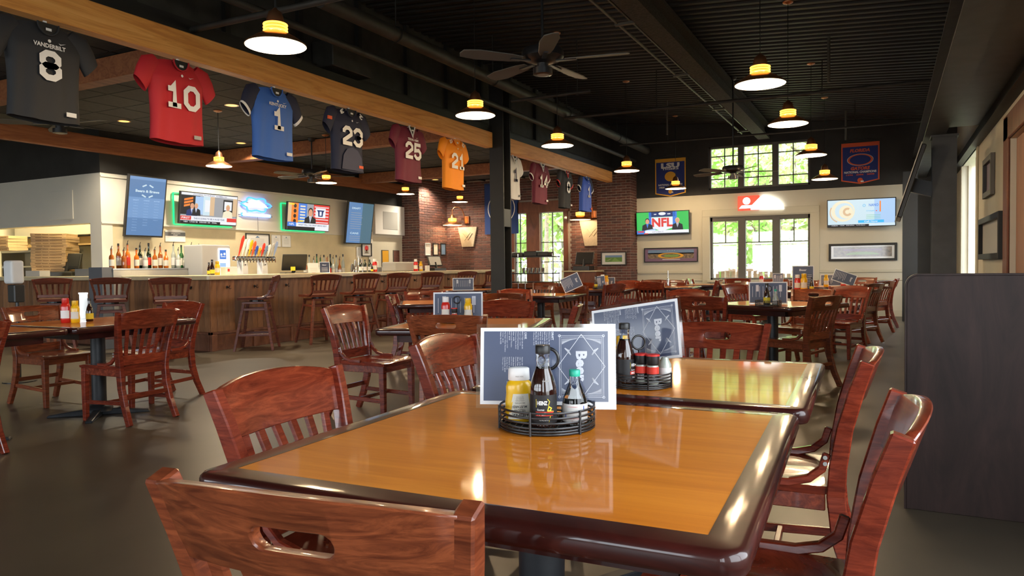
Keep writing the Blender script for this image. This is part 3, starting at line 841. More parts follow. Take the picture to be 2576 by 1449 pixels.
chair(chB, -1.35, 14.2, 275, 'orange chair rail just right of the upright black menu')
chair(chB, -2.0, 15.3, 272, 'orange chair rail behind the small white-edged menu at far window')

def loop_rs(h, r, z, k=5):
    pts = []
    for cx, cy, a0 in ((1,1,0),(-1,1,90),(-1,-1,180),(1,-1,270)):
        for i in range(k):
            a = R(a0+90*i/(k-1)); pts.append((cx*(h-r)+r*math.cos(a), cy*(h-r)+r*math.sin(a), z))
    return pts
def make_table():
    t = thing('dining_table', 'x', 'table')
    ZT = .77; H = .5425; HI = .478
    loops = [loop_rs(HI, .0015, ZT), loop_rs(H-.016, .03, ZT), loop_rs(H-.007, .036, ZT-.002), loop_rs(H-.002, .04, ZT-.007), loop_rs(H, .042, ZT-.014), loop_rs(H, .042, ZT-.034), loop_rs(H-.004, .038, ZT-.042), loop_rs(H-.014, .03, ZT-.046), loop_rs(HI, .0015, ZT-.046)]
    n = len(loops[0]); V = [p for l in loops for p in l]; F = []
    for i in range(len(loops)-1):
        for j in range(n): F.append((i*n+j, (i+1)*n+j, (i+1)*n+(j+1)%n, i*n+(j+1)%n))
    mb = MB(); mb.add(V, F); tt = mb.obj('table_edge', 'border', t, smooth=50); tt['label'] = 'dark glossy wooden edge frame'
    o = MB().box(-HI, HI, -HI, HI, ZT-.045, ZT-.0004).obj('inlay_panel', 'inlay', t); o['label'] = 'honey-coloured glossy inlaid panel'
    mb = MB()
    for a, b, c, d in ((-.42,.42,-.42,-.40),(-.42,.42,.40,.42),(-.42,-.40,-.42,.42),(.40,.42,-.42,.42)): mb.box(a, b, c, d, .67, .724)
    mb.obj('underframe', 'border', t)
    MB().lathe([(.055, .04), (.055, .70)], 20).obj('pedestal', 'castiron', t, smooth=40)
    mb = MB(); mb.lathe([(.11, .035), (.10, .06), (.06, .09)], 20); mb.obj('collar', 'castiron', t, smooth=40)
    for k in range(2):
        mb = MB(); mb.T = Matrix.Rotation(R(45+90*k), 4, 'Z')
        mb.add([(-.38,-.03,0),(.38,-.03,0),(.38,.03,0),(-.38,.03,0),(-.37,-.022,.018),(.37,-.022,.018),(.37,.022,.018),(-.37,.022,.018),(-.08,-.03,.055),(.08,-.03,.055),(.08,.03,.055),(-.08,.03,.055)],
            [(0,3,2,1),(0,4,7,3),(1,2,6,5),(4,8,11,7),(8,9,10,11),(9,5,6,10),(0,1,5,9,8,4),(2,3,7,11,10,6)])
        mb.obj('foot_bar', 'castiron', t, bevel=.004)
    capture(t)
    return t
tab = make_table(); _tu = [0]
def table(x, y, yaw, label):
    M = TR(x, y, 0, R(yaw))
    if not _tu[0]: _tu[0] = 1; tab.matrix_basis = M; tab['label'] = label; tab['group'] = 'inlaid dining tables'; return tab
    return clone(tab, M, label, 'inlaid dining tables')
table(-.735, 1.572, 2.0, 'large honey-inlaid table in the foreground with dark edge frame')
table(-.752, 2.700, 1.6, 'second inlaid table, end to end behind the foreground one')
table(-2.72, 4.63, 17, 'rotated inlaid table holding ketchup and mustard before a propped menu')
table(-4.72, 7.40, 35, 'table behind the ketchup table, mostly hidden by its menu')
table(-5.795, 3.80, 0, 'left table with red and yellow squeeze bottles')
table(-5.795, 2.70, 0, 'table cut by the left edge of the photo, joined to the squeeze-bottle table')
table(-1.05, 7.93, -25, 'rotated table with propped menu and glossy corner pointing at the camera')
table(-.95, 11.6, -25, 'far right table below the upright black menu')
table(-.85, 13.95, -20, 'far right table holding two crossed menus')
table(-6.85, 11.6, 10, 'table by the bar stools behind the black column')
table(-4.5, 9.7, 5, 'glossy-edged table right of the black column')
table(-4.45, 12.1, 5, 'table with condiment caddy left of the brick pillar picture')
table(-3.65, 13.5, 4, 'far table in front of the cream wall panel')
table(-3.3, 15.15, 4, 'far table between the two chairs in profile')
table(-2.05, 14.6, 4, 'far table in front of the window with a small propped menu')

# ------------------------------------------------------------------ bar stools
def make_stool():
    t = thing('bar_stool', 'x', 'bar stool')
    sw = thing('swivel', None, None); sw.parent = t
    mb = MB(); nu, nv = 10, 8
    def st(u, v):
        x = (u-.5)*.46; y = .23-.45*v; return (x*(1-.1*v), y, .775-.014*math.exp(-((abs(x)-.1)/.08)**2)*math.sin(math.pi*v))
    top = [st(i/nu, j/nv) for j in range(nv+1) for i in range(nu+1)]; bot = [(p[0]*.97, p[1]*.97, .738) for p in top]
    k = (nu+1)*(nv+1); F = []
    for j in range(nv):
        for i in range(nu):
            a = j*(nu+1)+i; F.append((a, a+nu+1, a+nu+2, a+1)); F.append((k+a, k+a+1, k+a+nu+2, k+a+nu+1))
    for i in range(nu): F.append((i, i+1, k+i+1, k+i)); a = nv*(nu+1)+i; F.append((a+1, a, k+a, k+a+1))
    for j in range(nv): a = j*(nu+1); F.append((a+nu+1, a, k+a, k+a+nu+1)); b = a+nu; F.append((b, b+nu+1, k+b+nu+1, k+b))
    mb.add(top+bot, F); mb.obj('seat', 'stoolwood', t, smooth=35)
    for s in (-1, 1):
        mb = MB(); mb.sweep([(s*.205,-.05,.765),(s*.203,-.14,.772),(s*.2,-.20,.81),(s*.203,-.235,.88),(s*.228,-.265,.98),(s*.25,-.30,1.075)], [(.026,.03),(.028,.032),(.03,.036),(.03,.04),(.03,.04),(.028,.034)]); mb.obj('back_post', 'stoolwood', t, bevel=.004)
        for f in (-1, 1):
            mb = MB(); a = Vector((s*.15, f*.15, .70)); b = Vector((s*.27, f*.27, 0)); mb.add([a+Vector((i*.021, j*.021, 0)) for i, j in ((-1,-1),(1,-1),(1,1),(-1,1))]+[b+Vector((i*.018, j*.018, 0)) for i, j in ((-1,-1),(1,-1),(1,1),(-1,1))], [(0,1,2,3),(7,6,5,4),(0,4,5,1),(1,5,6,2),(2,6,7,3),(3,7,4,0)]); mb.obj('leg', 'stoolwood', t, bevel=.003)
    for z, e in ((.23, .232), (.60, .168)):
        for k2 in range(4):
            mb = MB(); mb.T = Matrix.Rotation(R(90*k2), 4, 'Z'); mb.box(-e, e, e-.012, e+.012, z-.017, z+.017); mb.obj('footrest' if z < .5 else 'stretcher', 'stoolwood', t, bevel=.003)
    MB().box(-.175, .175, -.175, .175, .68, .712).obj('top_frame', 'stoolwood', t, bevel=.004)
    MB().lathe([(.10, .712), (.10, .738)], 16).obj('swivel_plate', 'blackmetal', t)
    def y_at(x, z): return -.285-(z-1.04)*.33-.02*(1-(x/.23)**2)
    mb = MB(); crest_mesh(mb, False, 1.0, 1.075, .022, .25, y_at, .022); mb.obj('crest_rail', 'stoolwood', t, smooth=40, bevel=.003)
    MB().box(-.2, .2, -.235, -.21, .80, .845).obj('lower_rail', 'stoolwood', t, bevel=.003)
    for i in range(5):
        x0 = -.14+.07*i
        mb = MB(); mb.sweep([(x0, -.225, .83), (x0*1.05, -.25, .92), (x0*1.12, y_at(x0, 1.01), 1.012)], (.026, .013)); mb.obj('slat', 'stoolwood', t, bevel=.002)
    bpy.data.objects.remove(sw)
    capture(t); return t
stl = make_stool(); _su = [0]
def stool(x, y, phi, label):
    M = TR(x, y, 0, R(phi)-math.pi/2)
    if not _su[0]: _su[0] = 1; stl.matrix_basis = M; stl['label'] = label; stl['group'] = 'bar stools'; return stl
    return clone(stl, M, label, 'bar stools')
stool(-8.33, 7.93, 215, 'bar stool turned sideways, first along the bar front')
for k, (y, a) in enumerate(((9.02, 158), (10.02, 160), (10.95, 160), (12.05, 158), (13.35, 162), (14.55, 160))):
    stool(-8.12, y, a, 'wooden bar stool facing the bar, %s along the bar front' % ORD[k+1])
for k, (px, a, y) in enumerate(((135, 146, 6.75), (278, 146, 6.8), (428, 142, 6.75))):
    stool(at_y(px, 700, y).x, y, a, 'dark bar stool before the kitchen end of the bar, %s from the left' % ORD[k])
# ================================================================== BAR
bar = thing('bar', 'long bar with vertical plank front and pale plinth', 'bar', (-8.75, 7.45, 0))
BT = Matrix.Translation((8.75, -7.45, 0))
mb = MB(); mb.T = BT; mb.box(-9.35, -8.77, 7.47, 17.0, 0, 1.04); mb.box(-16.6, -8.77, 7.47, 7.855, 0, 1.04); mb.obj('carcass', 'redwood', bar)
pm = MB(); pm.box(-.01, .012, -.0545, .0545, .27, 1.035); p0 = pm.obj('plank', 'plank', bar, bevel=.003); p0.location = (0, .055, 0)
n = 0
for i in range(1, 86):
    d = p0.copy(); COL.objects.link(d); d.location = (rnd.uniform(-.003, .003), .055+.111*i, 0)
for i in range(66):
    d = p0.copy(); COL.objects.link(d); d.rotation_euler = (0, 0, R(-90)); d.location = (-.055-.111*i, rnd.uniform(-.003, .003), 0)
mb = MB(); mb.T = BT; mb.box(-8.75, -8.70, 7.40, 17.0, .24, .28); mb.box(-16.6, -8.70, 7.40, 7.45, .24, .28); mb.obj('plinth_cap', 'plinth', bar, bevel=.005)
for i in range(12):
    mb = MB(); mb.T = BT; mb.box(-8.76, -8.722, 7.45+.8*i, 8.24+.8*i, 0, .24); mb.obj('plinth_board', 'plinth', bar, bevel=.004)
    mb = MB(); mb.T = BT; mb.box(-8.75, -8.69, 7.42+.8*i*1.0, 7.52+.8*i, 0, .24); mb.obj('plinth_block', 'plinth', bar, bevel=.004)
for i in range(9):
    mb = MB(); mb.T = BT; mb.box(-9.55-.8*i, -8.76-.8*i, 7.42, 7.46, 0, .24); mb.obj('plinth_board', 'plinth', bar, bevel=.004)
hk = MB(); hk.lathe([(.018, 0), (.018, .006)], 10); hk.tube([(0,0,.004),(0,-.005,.05),(0,.025,.06)], .005, 6); hk.tube([(0,0,.004),(-.03,-.03,.03),(-.042,-.02,.045)], .005, 6); hk.tube([(0,0,.004),(.03,-.03,.03),(.042,-.02,.045)], .005, 6)
h0 = hk.obj('coat_hook', 'blackmetal', smooth=40, M=fx((-8.735, 7.75, .93)))
tag(h0, 'black coat hook under the bar top, first from the corner', 'hook', 'coat hooks under the bar')
for k, y in enumerate((8.28, 8.95, 9.6, 10.6, 11.5, 12.6, 13.9)):
    d = h0.copy(); COL.objects.link(d); d.matrix_basis = fx((-8.735, y, .93)); d['label'] = 'black coat hook under the bar top, %s from the corner' % ORD[k+1]
d = h0.copy(); COL.objects.link(d); d.matrix_basis = fy((-9.12, 7.435, .93)); d['label'] = 'black coat hook on the kitchen end of the bar'
ct = thing('bar_counter', 'pale cream bar top turning the corner', 'counter', (-8.63, 7.33, 1.04))
mb = MB(); mb.T = Matrix.Translation((8.63, -7.33, -1.04))
mb.prism([(-8.63,17.0),(-9.42,17.0),(-9.42,7.855),(-16.6,7.855),(-16.6,7.33),(-8.66,7.33),(-8.63,7.36)], 1.04, 1.108); mb.obj('slab', 'counter', ct, bevel=.008)
bk = thing('back_counter', 'dark back-bar counter against the tiled splash wall', 'counter', (-11.3, 11, 0))
MB().box(-.5, .35, -2.9, 5.3, 0, .92).obj('cabinet', 'black', bk); MB().box(-.5, .38, -2.92, 5.3, .92, .96).obj('top', 'steelmat', bk)

# ------------------------------------------------------------------ bottles on the back bar
def bottle_mesh(mb, r, h, kind):
    nr = r*.36
    if kind == 'square': prof = [(r*.95, 0), (r, .01), (r, h*.52), (r*.8, h*.60), (nr, h*.66), (nr, h*.86), (nr*1.15, h*.87), (nr*1.15, h*.9)]
    elif kind == 'wine': prof = [(r*.95, 0), (r, .01), (r, h*.58), (r*.85, h*.68), (nr, h*.78), (nr, h*.97), (nr*1.1, h)]
    else: prof = [(r*.9, 0), (r, .01), (r, h*.5), (r*.92, h*.57), (r*.5, h*.66), (nr, h*.72), (nr, h*.88), (nr*1.1, h*.9)]
    mb.lathe(prof, 14)
_bc = {}
def bottle(x, y, z, r, h, kind, mat, lab, pour, label, group):
    key = (round(r, 3), round(h, 2), kind, mat, lab, pour)
    M = Matrix.Translation((x, y, z))
    if key in _bc: return clone(_bc[key], M, label, group)
    t = thing('bottle', label, 'bottle', M=M, group=group)
    mb = MB(); bottle_mesh(mb, r, h, kind); mb.obj('glass_body', mat, t, smooth=45)
    if lab: MB().lathe([(r+.001, h*.12), (r+.001, h*.42)], 14, cap=False).obj('label', lab, t, smooth=45)
    if pour:
        mb = MB(); mb.lathe([(r*.38, h*.88), (r*.32, h*.94), (.006, h*.96)], 10); mb.tube([(0,0,h*.95),(.006,0,h*1.0),(.02,0,h*1.06)], .005, 6); mb.obj('pour_spout', 'blackcap', t, smooth=45)
    else: MB().lathe([(r*.42, h*.89), (r*.42, h*.985)], 10).obj('cap', 'blackcap', t)
    capture(t); _bc[key] = t
    return t
XL = -10.55
za = at_x(285, 675.5, XL).z
ya, yb_ = at_x(285, 680, XL).y, at_x(524, 680, XL).y
lg = thing('bottle_ledge', 'long stainless ledge under the row of spirit bottles', 'shelf', (XL, ya, 0))
MB().box(-.34, 0, 0, yb_-ya, 0, za).obj('front_panel', 'steelmat', lg); MB().box(-.36, .012, -.01, yb_-ya, za-.02, za).obj('top', 'steel', lg); MB().box(-.34, -.02, -.17, 0, 0, za+.02).obj('end_box', 'graybox', lg)
row = [(281,'square','amber','labelcream'),(299,'round','amber','labelcream'),(322,'round','orangeliq','labelred'),(344,'square','orangeliq','labelcream'),(353,'round','darkglass','labelcream'),(375,'round','darkglass','labelred'),(404,'round','amber','labelcream'),(418,'round','orangeliq','labelcream'),(437,'round','clearliq','white'),(457,'square','greenglass','labelcream'),(482,'round','clearliq','white'),(500,'round','clearliq','labelred'),
       (312,'square','amber',None),(366,'round','clearliq','white'),(390,'square','amber','labelcream'),(449,'round','clearliq','white'),(467,'round','clearliq','labelcream'),(490,'wine','clearliq','labelcream')]
for k, (px, kd, m, lb) in enumerate(sorted(row)):
    back = k % 2
    y = at_x(px, 670, XL-.1-.12*back).y
    nm = {'amber':'amber','orangeliq':'orange','darkglass':'black','clearliq':'clear','greenglass':'green'}[m]
    bottle(XL-.1-.12*back, y, za, .037, [.33, .36, .31, .38][k % 4] + .04*back, kd, m, lb, k % 3 != 1, '%s spirit bottle on the steel ledge, %s from the kitchen post' % (nm, ORD[k]), 'spirit bottles on the steel ledge')
zb = .96
row2 = [(768,'round','orangeliq','labelcream'),(778,'square','clearliq','labelcream'),(789,'round','clearliq','labelred'),(797,'round','greenglass','labelcream'),(806,'square','greenglass','white'),(815,'round','clearliq','white'),(823,'wine','amber','labelcream'),(831,'round','darkglass','labelred'),(838,'square','clearliq','labelcream'),(846,'round','clearliq','white'),(854,'round','amber','white'),(863,'wine','clearliq','labelcream')]
for k, (px, kd, m, lb) in enumerate(row2):
    X = -11.05-.14*(k % 2); y = at_x(px, 660, X).y
    nm = {'amber':'amber','orangeliq':'orange','darkglass':'dark','clearliq':'clear','greenglass':'green'}[m]
    bottle(X, y, zb, .04, [.50, .54, .47, .56][k % 4], kd, m, lb, k % 2 == 0, '%s liquor bottle right of the cash register, %s in its cluster' % (nm, ORD[k]), 'liquor bottles right of the register')
for k, px in enumerate((907, 918, 930)):
    y = at_x(px, 670, -9.3).y
    bottle(-9.3, y, 1.108, .035, .25, 'wine', 'darkglass', 'white', False, 'dark wine bottle on the bar top, %s from the left' % ORD[k], 'wine bottles on the bar top')
# stainless shakers
for k, (px, h) in enumerate(((886, .33), (893, .42), (902, .50), (909, .44))):
    y = at_x(px, 660, -10.9).y
    o = MB().lathe([(.036, 0), (.045, h*.6), (.042, h*.62), (.036, h*.85), (.02, h*.97), (.02, h)], 16).obj('cocktail_shaker', 'chrome', smooth=40, M=Matrix.Translation((-10.9, y, .96)))
    tag(o, 'stainless cocktail shaker behind the bar, %s from the left' % ORD[k], 'shaker', 'cocktail shakers')
# chilled dispenser
y0, y1 = at_x(508, 650, -10.2).y, at_x(580, 650, -10.2).y; zt = at_x(545, 616, -10.2).z
dp = thing('drink_chiller', 'grey box-shaped drink chiller with glowing white front', 'drink chiller', (-10.2, (y0+y1)/2, 1.0)); w = (y1-y0)/2
MB().box(-.45, 0, -w, w, 0, zt-1.0).obj('body', 'lightgray', dp, bevel=.02, seg=2)
MB().box(0, .02, w*.12, w*.9, .06, zt-1.0-.06).obj('lit_front', 'signwhite', dp, bevel=.005)
MB().box(.02, .024, w*.16, w*.62, (zt-1)*.6, (zt-1)*.86).obj('logo_patch', 'tv_blue', dp)
mb = MB(); mb.T = fx((.026, w*.39, (zt-1)*.73)); mb.disc(-.035, .0, .022); mb.disc(.03, .01, .024); mb.rect(-.05, .05, -.045, -.03); mb.obj('logo_figures', 'tv_white', dp)
MB().box(.02, .024, w*.16, w*.6, (zt-1)*.34, (zt-1)*.5).obj('blue_band', 'tv_sky', dp)
# beer taps
XT = -9.75
y0, y1 = at_x(588, 650, XT).y, at_x(689, 650, XT).y; zt0 = at_x(640, 656, XT).z; zt1 = at_x(640, 645, XT).z
tp = thing('beer_tower', 'chrome beer tower on two white legs with a row of tap handles', 'beer tap', (XT, y0, 1.0))
MB().box(-.05, .05, 0, y1-y0, zt0-1, zt1-1).obj('tap_rail', 'chrome', tp, bevel=.02, seg=2)
for px in (610, 660):
    yy = at_x(px, 670, XT).y-y0; tp_l = MB().box(-.07, .07, -.065, .065, 0, zt0-1).obj('leg_column', 'white', tp, bevel=.01)
    tp_l.location = (0, yy, 0)
    MB().disc(0, 0, .018, ry=.011).obj('badge', 'ink', tp_l, M=fx((.072, 0, zt0-1-.07)))
cols = ['labelred','white','whitecap','mustard','print_orange','labelblue','print_gold','labelred','picsky','white','lightgray','tv_gray']
for k in range(12):
    yy = (y1-y0)*(k+.7)/12.6
    m = MB(); h = [.36,.30,.30,.29,.27,.19,.16,.24,.20,.22,.24,.28][k]
    m.T = Matrix.Translation((.06, yy, zt1-1-.0)) @ Matrix.Rotation(R(-9), 4, 'X') @ Matrix.Rotation(R(12), 4, 'Y')
    m.lathe([(.008,0),(.012,.03),(.024,h*.4),(.032,h*.8),(.02,h*.95),(.004,h)], 10, sy=1.0, sx=.5); hd = m.obj('tap_handle', cols[k], tp, smooth=40)
    m = MB(); m.T = Matrix.Translation((.06, yy, zt0-1)); m.tube([(-.02,0,.04),(.03,0,.03),(.04,0,-.03)], .01, 8); m.obj('faucet', 'chrome', tp, smooth=40)
# cash registers
def pos(M, label, s=1.0, scr='plastic'):
    t = thing('cash_register', label, 'register', M=M)
    MB().box(-.16*s, .16*s, -.17*s, .17*s, 0, .09*s).obj('drawer_base', 'plastic', t, bevel=.01)
    m = MB(); m.T = Matrix.Translation((0, 0, .09*s)) @ Matrix.Rotation(R(-22), 4, 'Y'); m.box(-.02*s, .015*s, -.19*s, .19*s, .04*s, .30*s); o = m.obj('screen_unit', 'plastic', t, bevel=.008)
    m = MB(); m.T = Matrix.Translation((0, 0, .09*s)) @ Matrix.Rotation(R(-22), 4, 'Y'); m.box(.015*s, .018*s, -.165*s, .165*s, .07*s, .275*s); m.obj('screen', scr, o)
    m = MB(); m.tube([(0,0,.08*s),(-.03*s,0,.16*s),(-.05*s,0,.22*s)], .03*s, 8); m.obj('stand', 'plastic', t, smooth=40)
    return t
y = at_x(738, 680, -9.5).y; pos(TR(-9.5, y, 1.02, R(150)), 'black cash register at the middle of the bar', 1.15)
o = MB().box(-.002, .002, -.045, .045, -.035, .035).obj('note', 'labelyellow', M=TR(-9.36, at_x(737, 675, -9.36).y, 1.19, R(-15))); tag(o, 'yellow sticky note on the cash register', 'note')
y = at_x(1098, 680, -9.3).y; pos(TR(-9.3, y, 1.08, R(-20)), 'black touch-screen register with lit screen at far end of the bar', 1.0, 'lightgray')
pos(TR(-13.6, 8.35, 1.08, R(-60)), 'black register on the kitchen counter behind the hand-sanitizer', 1.2)
y = at_y(1490, 660, 16.9); pos(TR(-6.75, 17.1, 1.06, R(-90)), 'black register on the brown service stand by the brick pillar', 1.25)

# squeeze bottles used on bar and tables
def make_squeeze(mat, cap, inverted, lab):
    t = thing('squeeze_bottle', 'x', 'bottle')
    prof = [(.026,0),(.030,.004),(.031,.035),(.027,.065),(.030,.10),(.024,.122),(.016,.128)]
    m = MB(); m.lathe(prof, 18, 1, .72); m.obj('body', mat, t, smooth=45)
    MB().lathe([(.021,.126),(.022,.128),(.021,.158),(.018,.16)], 16, 1, .8).obj('cap', cap, t, smooth=45)
    m = MB(); m.grid(lambda u, v: (.0315*math.sin((u-.5)*1.9), -.0235*math.cos((u-.5)*1.9), .03+.05*v), 8, 1); m.obj('label', lab, t)
    capture(t); return t
sq_k = make_squeeze('ketchup', 'whitecap', False, 'labelcream'); sq_m = make_squeeze('mustard', 'mustard', False, 'labelcream')
sq_kr = make_squeeze('ketchup', 'ketchup', False, 'whitecap')
_sq = {}
def squeeze(proto, x, y, z, rz, s, label):
    M = TR(x, y, z, rz) @ Matrix.Scale(s, 4)
    if proto.name not in _sq: _sq[proto.name] = 1; proto.matrix_basis = M; proto['label'] = label; proto['group'] = 'squeeze bottles'; return proto
    return clone(proto, M, label, 'squeeze bottles')
def small_vinegar(x, y, z, label, s=1.0):
    t = thing('vinegar_bottle', label, 'bottle', M=TR(x, y, z, R(25)) @ Matrix.Scale(s, 4), group='small sauce bottles')
    MB().lathe([(.027,0),(.030,.004),(.030,.08),(.022,.12),(.013,.145),(.013,.18)], 14).obj('body', 'vinegar', t, smooth=45)
    MB().lathe([(.0145,.18),(.0145,.2)], 12).obj('cap', 'blackcap', t)
    MB().lathe([(.0308,.02),(.0308,.07)], 14, cap=False).obj('label', 'labelyellow', t)
    return t
ZC = 1.108
for px, lb in ((547, 'yellow mustard bottle on the bar corner'), (1059, 'yellow mustard bottle on the bar near the brick wall')):
    squeeze(sq_m, -8.95, at_x(px, 680, -8.95).y, ZC, R(30), 1.3, lb)
for px, lb in ((943, 'red ketchup bottle before the end of the bar wall'), (1046, 'red ketchup bottle on the bar near the brick wall')):
    squeeze(sq_k, -8.95, at_x(px, 680, -8.95).y, ZC, R(30), 1.6, lb)
small_vinegar(-8.93, at_x(534, 680, -8.93).y, ZC, 'dark sauce bottle on the bar corner', 1.15)
small_vinegar(-9.05, at_x(526, 680, -9.05).y, ZC, 'brown sauce bottle left in the bar corner group', .95)
small_vinegar(-8.95, at_x(936, 680, -8.95).y, ZC, 'small round sauce bottle left of the bar ketchup', .8)
# card boxes, cups, bins, menus on the bar
def card_box(M, sx, sy, sz, mat, label, cat='box'):
    t = thing('card_box', label, cat, M=M)
    MB().box(-sx/2, sx/2, -sy/2, sy/2, 0, sz).obj('body', mat, t, bevel=.004)
    return t
b = card_box(TR(-8.92, at_x(576, 680, -8.92).y, ZC), .12, .22, .12, 'paper', 'white card holder on the bar left of the beer taps')
MB().rect(-.08, -.04, .03, .07).obj('red_mark', 'labelred', b, M=fx((.0625, 0, 0.02)))
b = card_box(TR(-9.0, at_x(1075, 683, -9.0).y, ZC), .05, .12, .12, 'paper', 'white card holder beside the far bar mustard')
card_box(TR(-9.2, at_x(951, 675, -9.2).y, ZC), .10, .13, .09, 'graybox', 'grey straw holder beside the bar ketchup')
o = MB().lathe([(.02,0),(.05,.13)], 14).obj('paper_cup', 'white', smooth=40, M=Matrix.Translation((-9.2, at_x(950, 662, -9.2).y, ZC+.09))); tag(o, 'white paper cup stack in the grey straw holder', 'cup')
yb1 = at_x(1010, 670, -9.2).y
o = MB(); o.prism([(-.2,-.36),(.15,-.36),(.15,.36),(-.2,.36)], 0, .2); o = o.obj('bus_tub', 'lightgray', bevel=.03, seg=3, M=Matrix.Translation((-9.25, yb1, ZC))); tag(o, 'large beige tub on the far end of the bar', 'tub')
def easel(M, w, h, mats, label):
    t = thing('menu_card', label, 'menu', M=M, group='menus propped on the bar')
    m = MB(); m.box(-w/2, w/2, -.002, .002, 0, h); m.obj('card', mats[0], t)
    m = MB(); m.rect(-w/2+.008, w/2-.008, .008, h-.008, 0); m.obj('print', mats[1], t, M=Matrix.Translation((0, -.0026, 0)) @ Matrix.Rotation(R(90), 4, 'X'))
    m = MB(); m.T = Matrix.Translation((0, -.0032, 0)) @ Matrix.Rotation(R(90), 4, 'X')
    if mats[1] != 'paper':
        m.text('Beer', 0, h*.72, w*.4, h*.1)
    for i in range(5): m.rect(-w*.3, w*.3, h*(.15+.08*i), h*(.165+.08*i))
    m.obj('lettering', mats[2], t)
    return t
easel(TR(-8.95, at_x(790, 680, -8.95).y, ZC, R(75)) @ Matrix.Rotation(R(-10), 4, 'X'), .24, .19, ('lamination', 'paper', 'lightgray'), 'white menu card leaning on the bar right of the register')
easel(TR(-8.95, at_x(817, 680, -8.95).y, ZC, R(50)) @ Matrix.Rotation(R(-10), 4, 'X'), .18, .20, ('menuwhite', 'navy', 'menuline'), 'dark menu card leaning beside the white one on the bar')

# ------------------------------------------------------------------ kitchen pass-through
kc = thing('kitchen_counter', 'steel kitchen counter just inside the pass-through', 'counter', (-14.3, 8.5, 0))
MB().box(-2.3, 2.1, -.42, .5, 0, 1.05).obj('cabinet', 'steelmat', kc); MB().box(-2.3, 2.12, -.43, .52, 1.05, 1.095).obj('top', 'steel', kc)
def pizza_stack(x, y, z, n, s, label, rz=0, hgt=.05):
    m = MB(); m.box(-s/2, s/2, -s/2, s/2, 0, hgt-.002); base = None
    for k in range(n):
        M = TR(x+rnd.uniform(-.012,.012), y+rnd.uniform(-.012,.012), z+hgt*k, R(rz+rnd.uniform(-3,3)))
        lb = label % ORD[k]
        if base is None:
            base = thing('pizza_box', lb, 'pizza box', M=M, group='cardboard pizza boxes')
            m.obj('carton', 'cardboard', base, bevel=.003)
            for q in (-.28, -.08, .12, .30):
                MB().box(-.035*s/.4, .035*s/.4, -.002, .002, hgt*.42, hgt*.6).obj('tab_slot', 'slot', base, M=Matrix.Translation((q*s, -s/2, 0)))
            capture(base)
        else: clone(base, M, lb, 'cardboard pizza boxes')
xk = at_y(140, 640, 8.42).x
pizza_stack(xk, 8.42, 1.10, 15, .60, 'pizza box in the tall stack behind the pass-through, %s from the bottom', 38, .0535)
pizza_stack(at_y(25, 590, 8.6).x, 8.6, 1.62, 5, .42, 'pizza box in the small stack on the kitchen shelf, %s from the bottom', 10, .06)
kt = thing('kitchen_shelf', 'steel kitchen shelf seen through the pass-through at far left', 'shelf', (-14.9, 8.75, 0))
MB().box(-1.2, .8, -.2, .25, 1.58, 1.62).obj('upper_board', 'steel', kt); MB().box(-1.2, .6, -.15, .25, 1.28, 1.31).obj('lower_board', 'steel', kt); MB().box(-1.2, -1.16, -.2, .25, 0, 1.6).obj('post', 'steel', kt); MB().box(.72, .76, -.2, .25, 0, 1.6).obj('post', 'steel', kt)
hd = thing('kitchen_hood', 'stainless kitchen hood with filters behind the pass-through', 'hood', (-14, 9.6, 1.7))
MB().box(-2.4, 1.9, -.6, .6, .22, 1.9).obj('canopy', 'steelmat', hd)
for k in range(7): MB().box(-.28, .28, -.02, .02, 0, .22).obj('filter', 'brass', hd, M=Matrix.Translation((-2.0+.6*k, -.55, 0)) @ Matrix.Rotation(R(-35), 4, 'X'))
for px, py, sx, sz, mt, lb in ((95, 682, .34, .10, 'lightgray', 'grey plastic card tray on the kitchen counter'), (225, 682, .42, .12, 'graybox', 'dark printer box on the counter by the white post')):
    c = at_y(px, py, 7.66); card_box(TR(c.x, 7.66, 1.108, R(8)), sx, .2, sz, mt, lb)
sd = thing('sanitizer_stand', 'white hand-sanitizer dispenser on a black floor stand', 'dispenser', (*at_z(50, 960, 0).xy, 0))
c = at_z(50, 960, 0); yy = c.y; cc = at_y(28, 690, yy); ofs = cc.x-c.x
MB().lathe([(.16,0),(.16,.01),(.02,.02)], 20).obj('base', 'blackmetal', sd); MB().tube([(0,0,.01),(0,0,1.05)], .017, 10).obj('pole', 'blackmetal', sd, smooth=40)
MB().box(-.07, .06, -.06, .05, .86, 1.05).obj('drip_tray', 'plastic', sd, bevel=.01)
MB().box(-.085+ofs*.3, .075+ofs*.3, -.075, .06, 1.06, 1.31).obj('dispenser_case', 'white', sd, bevel=.025, seg=3)
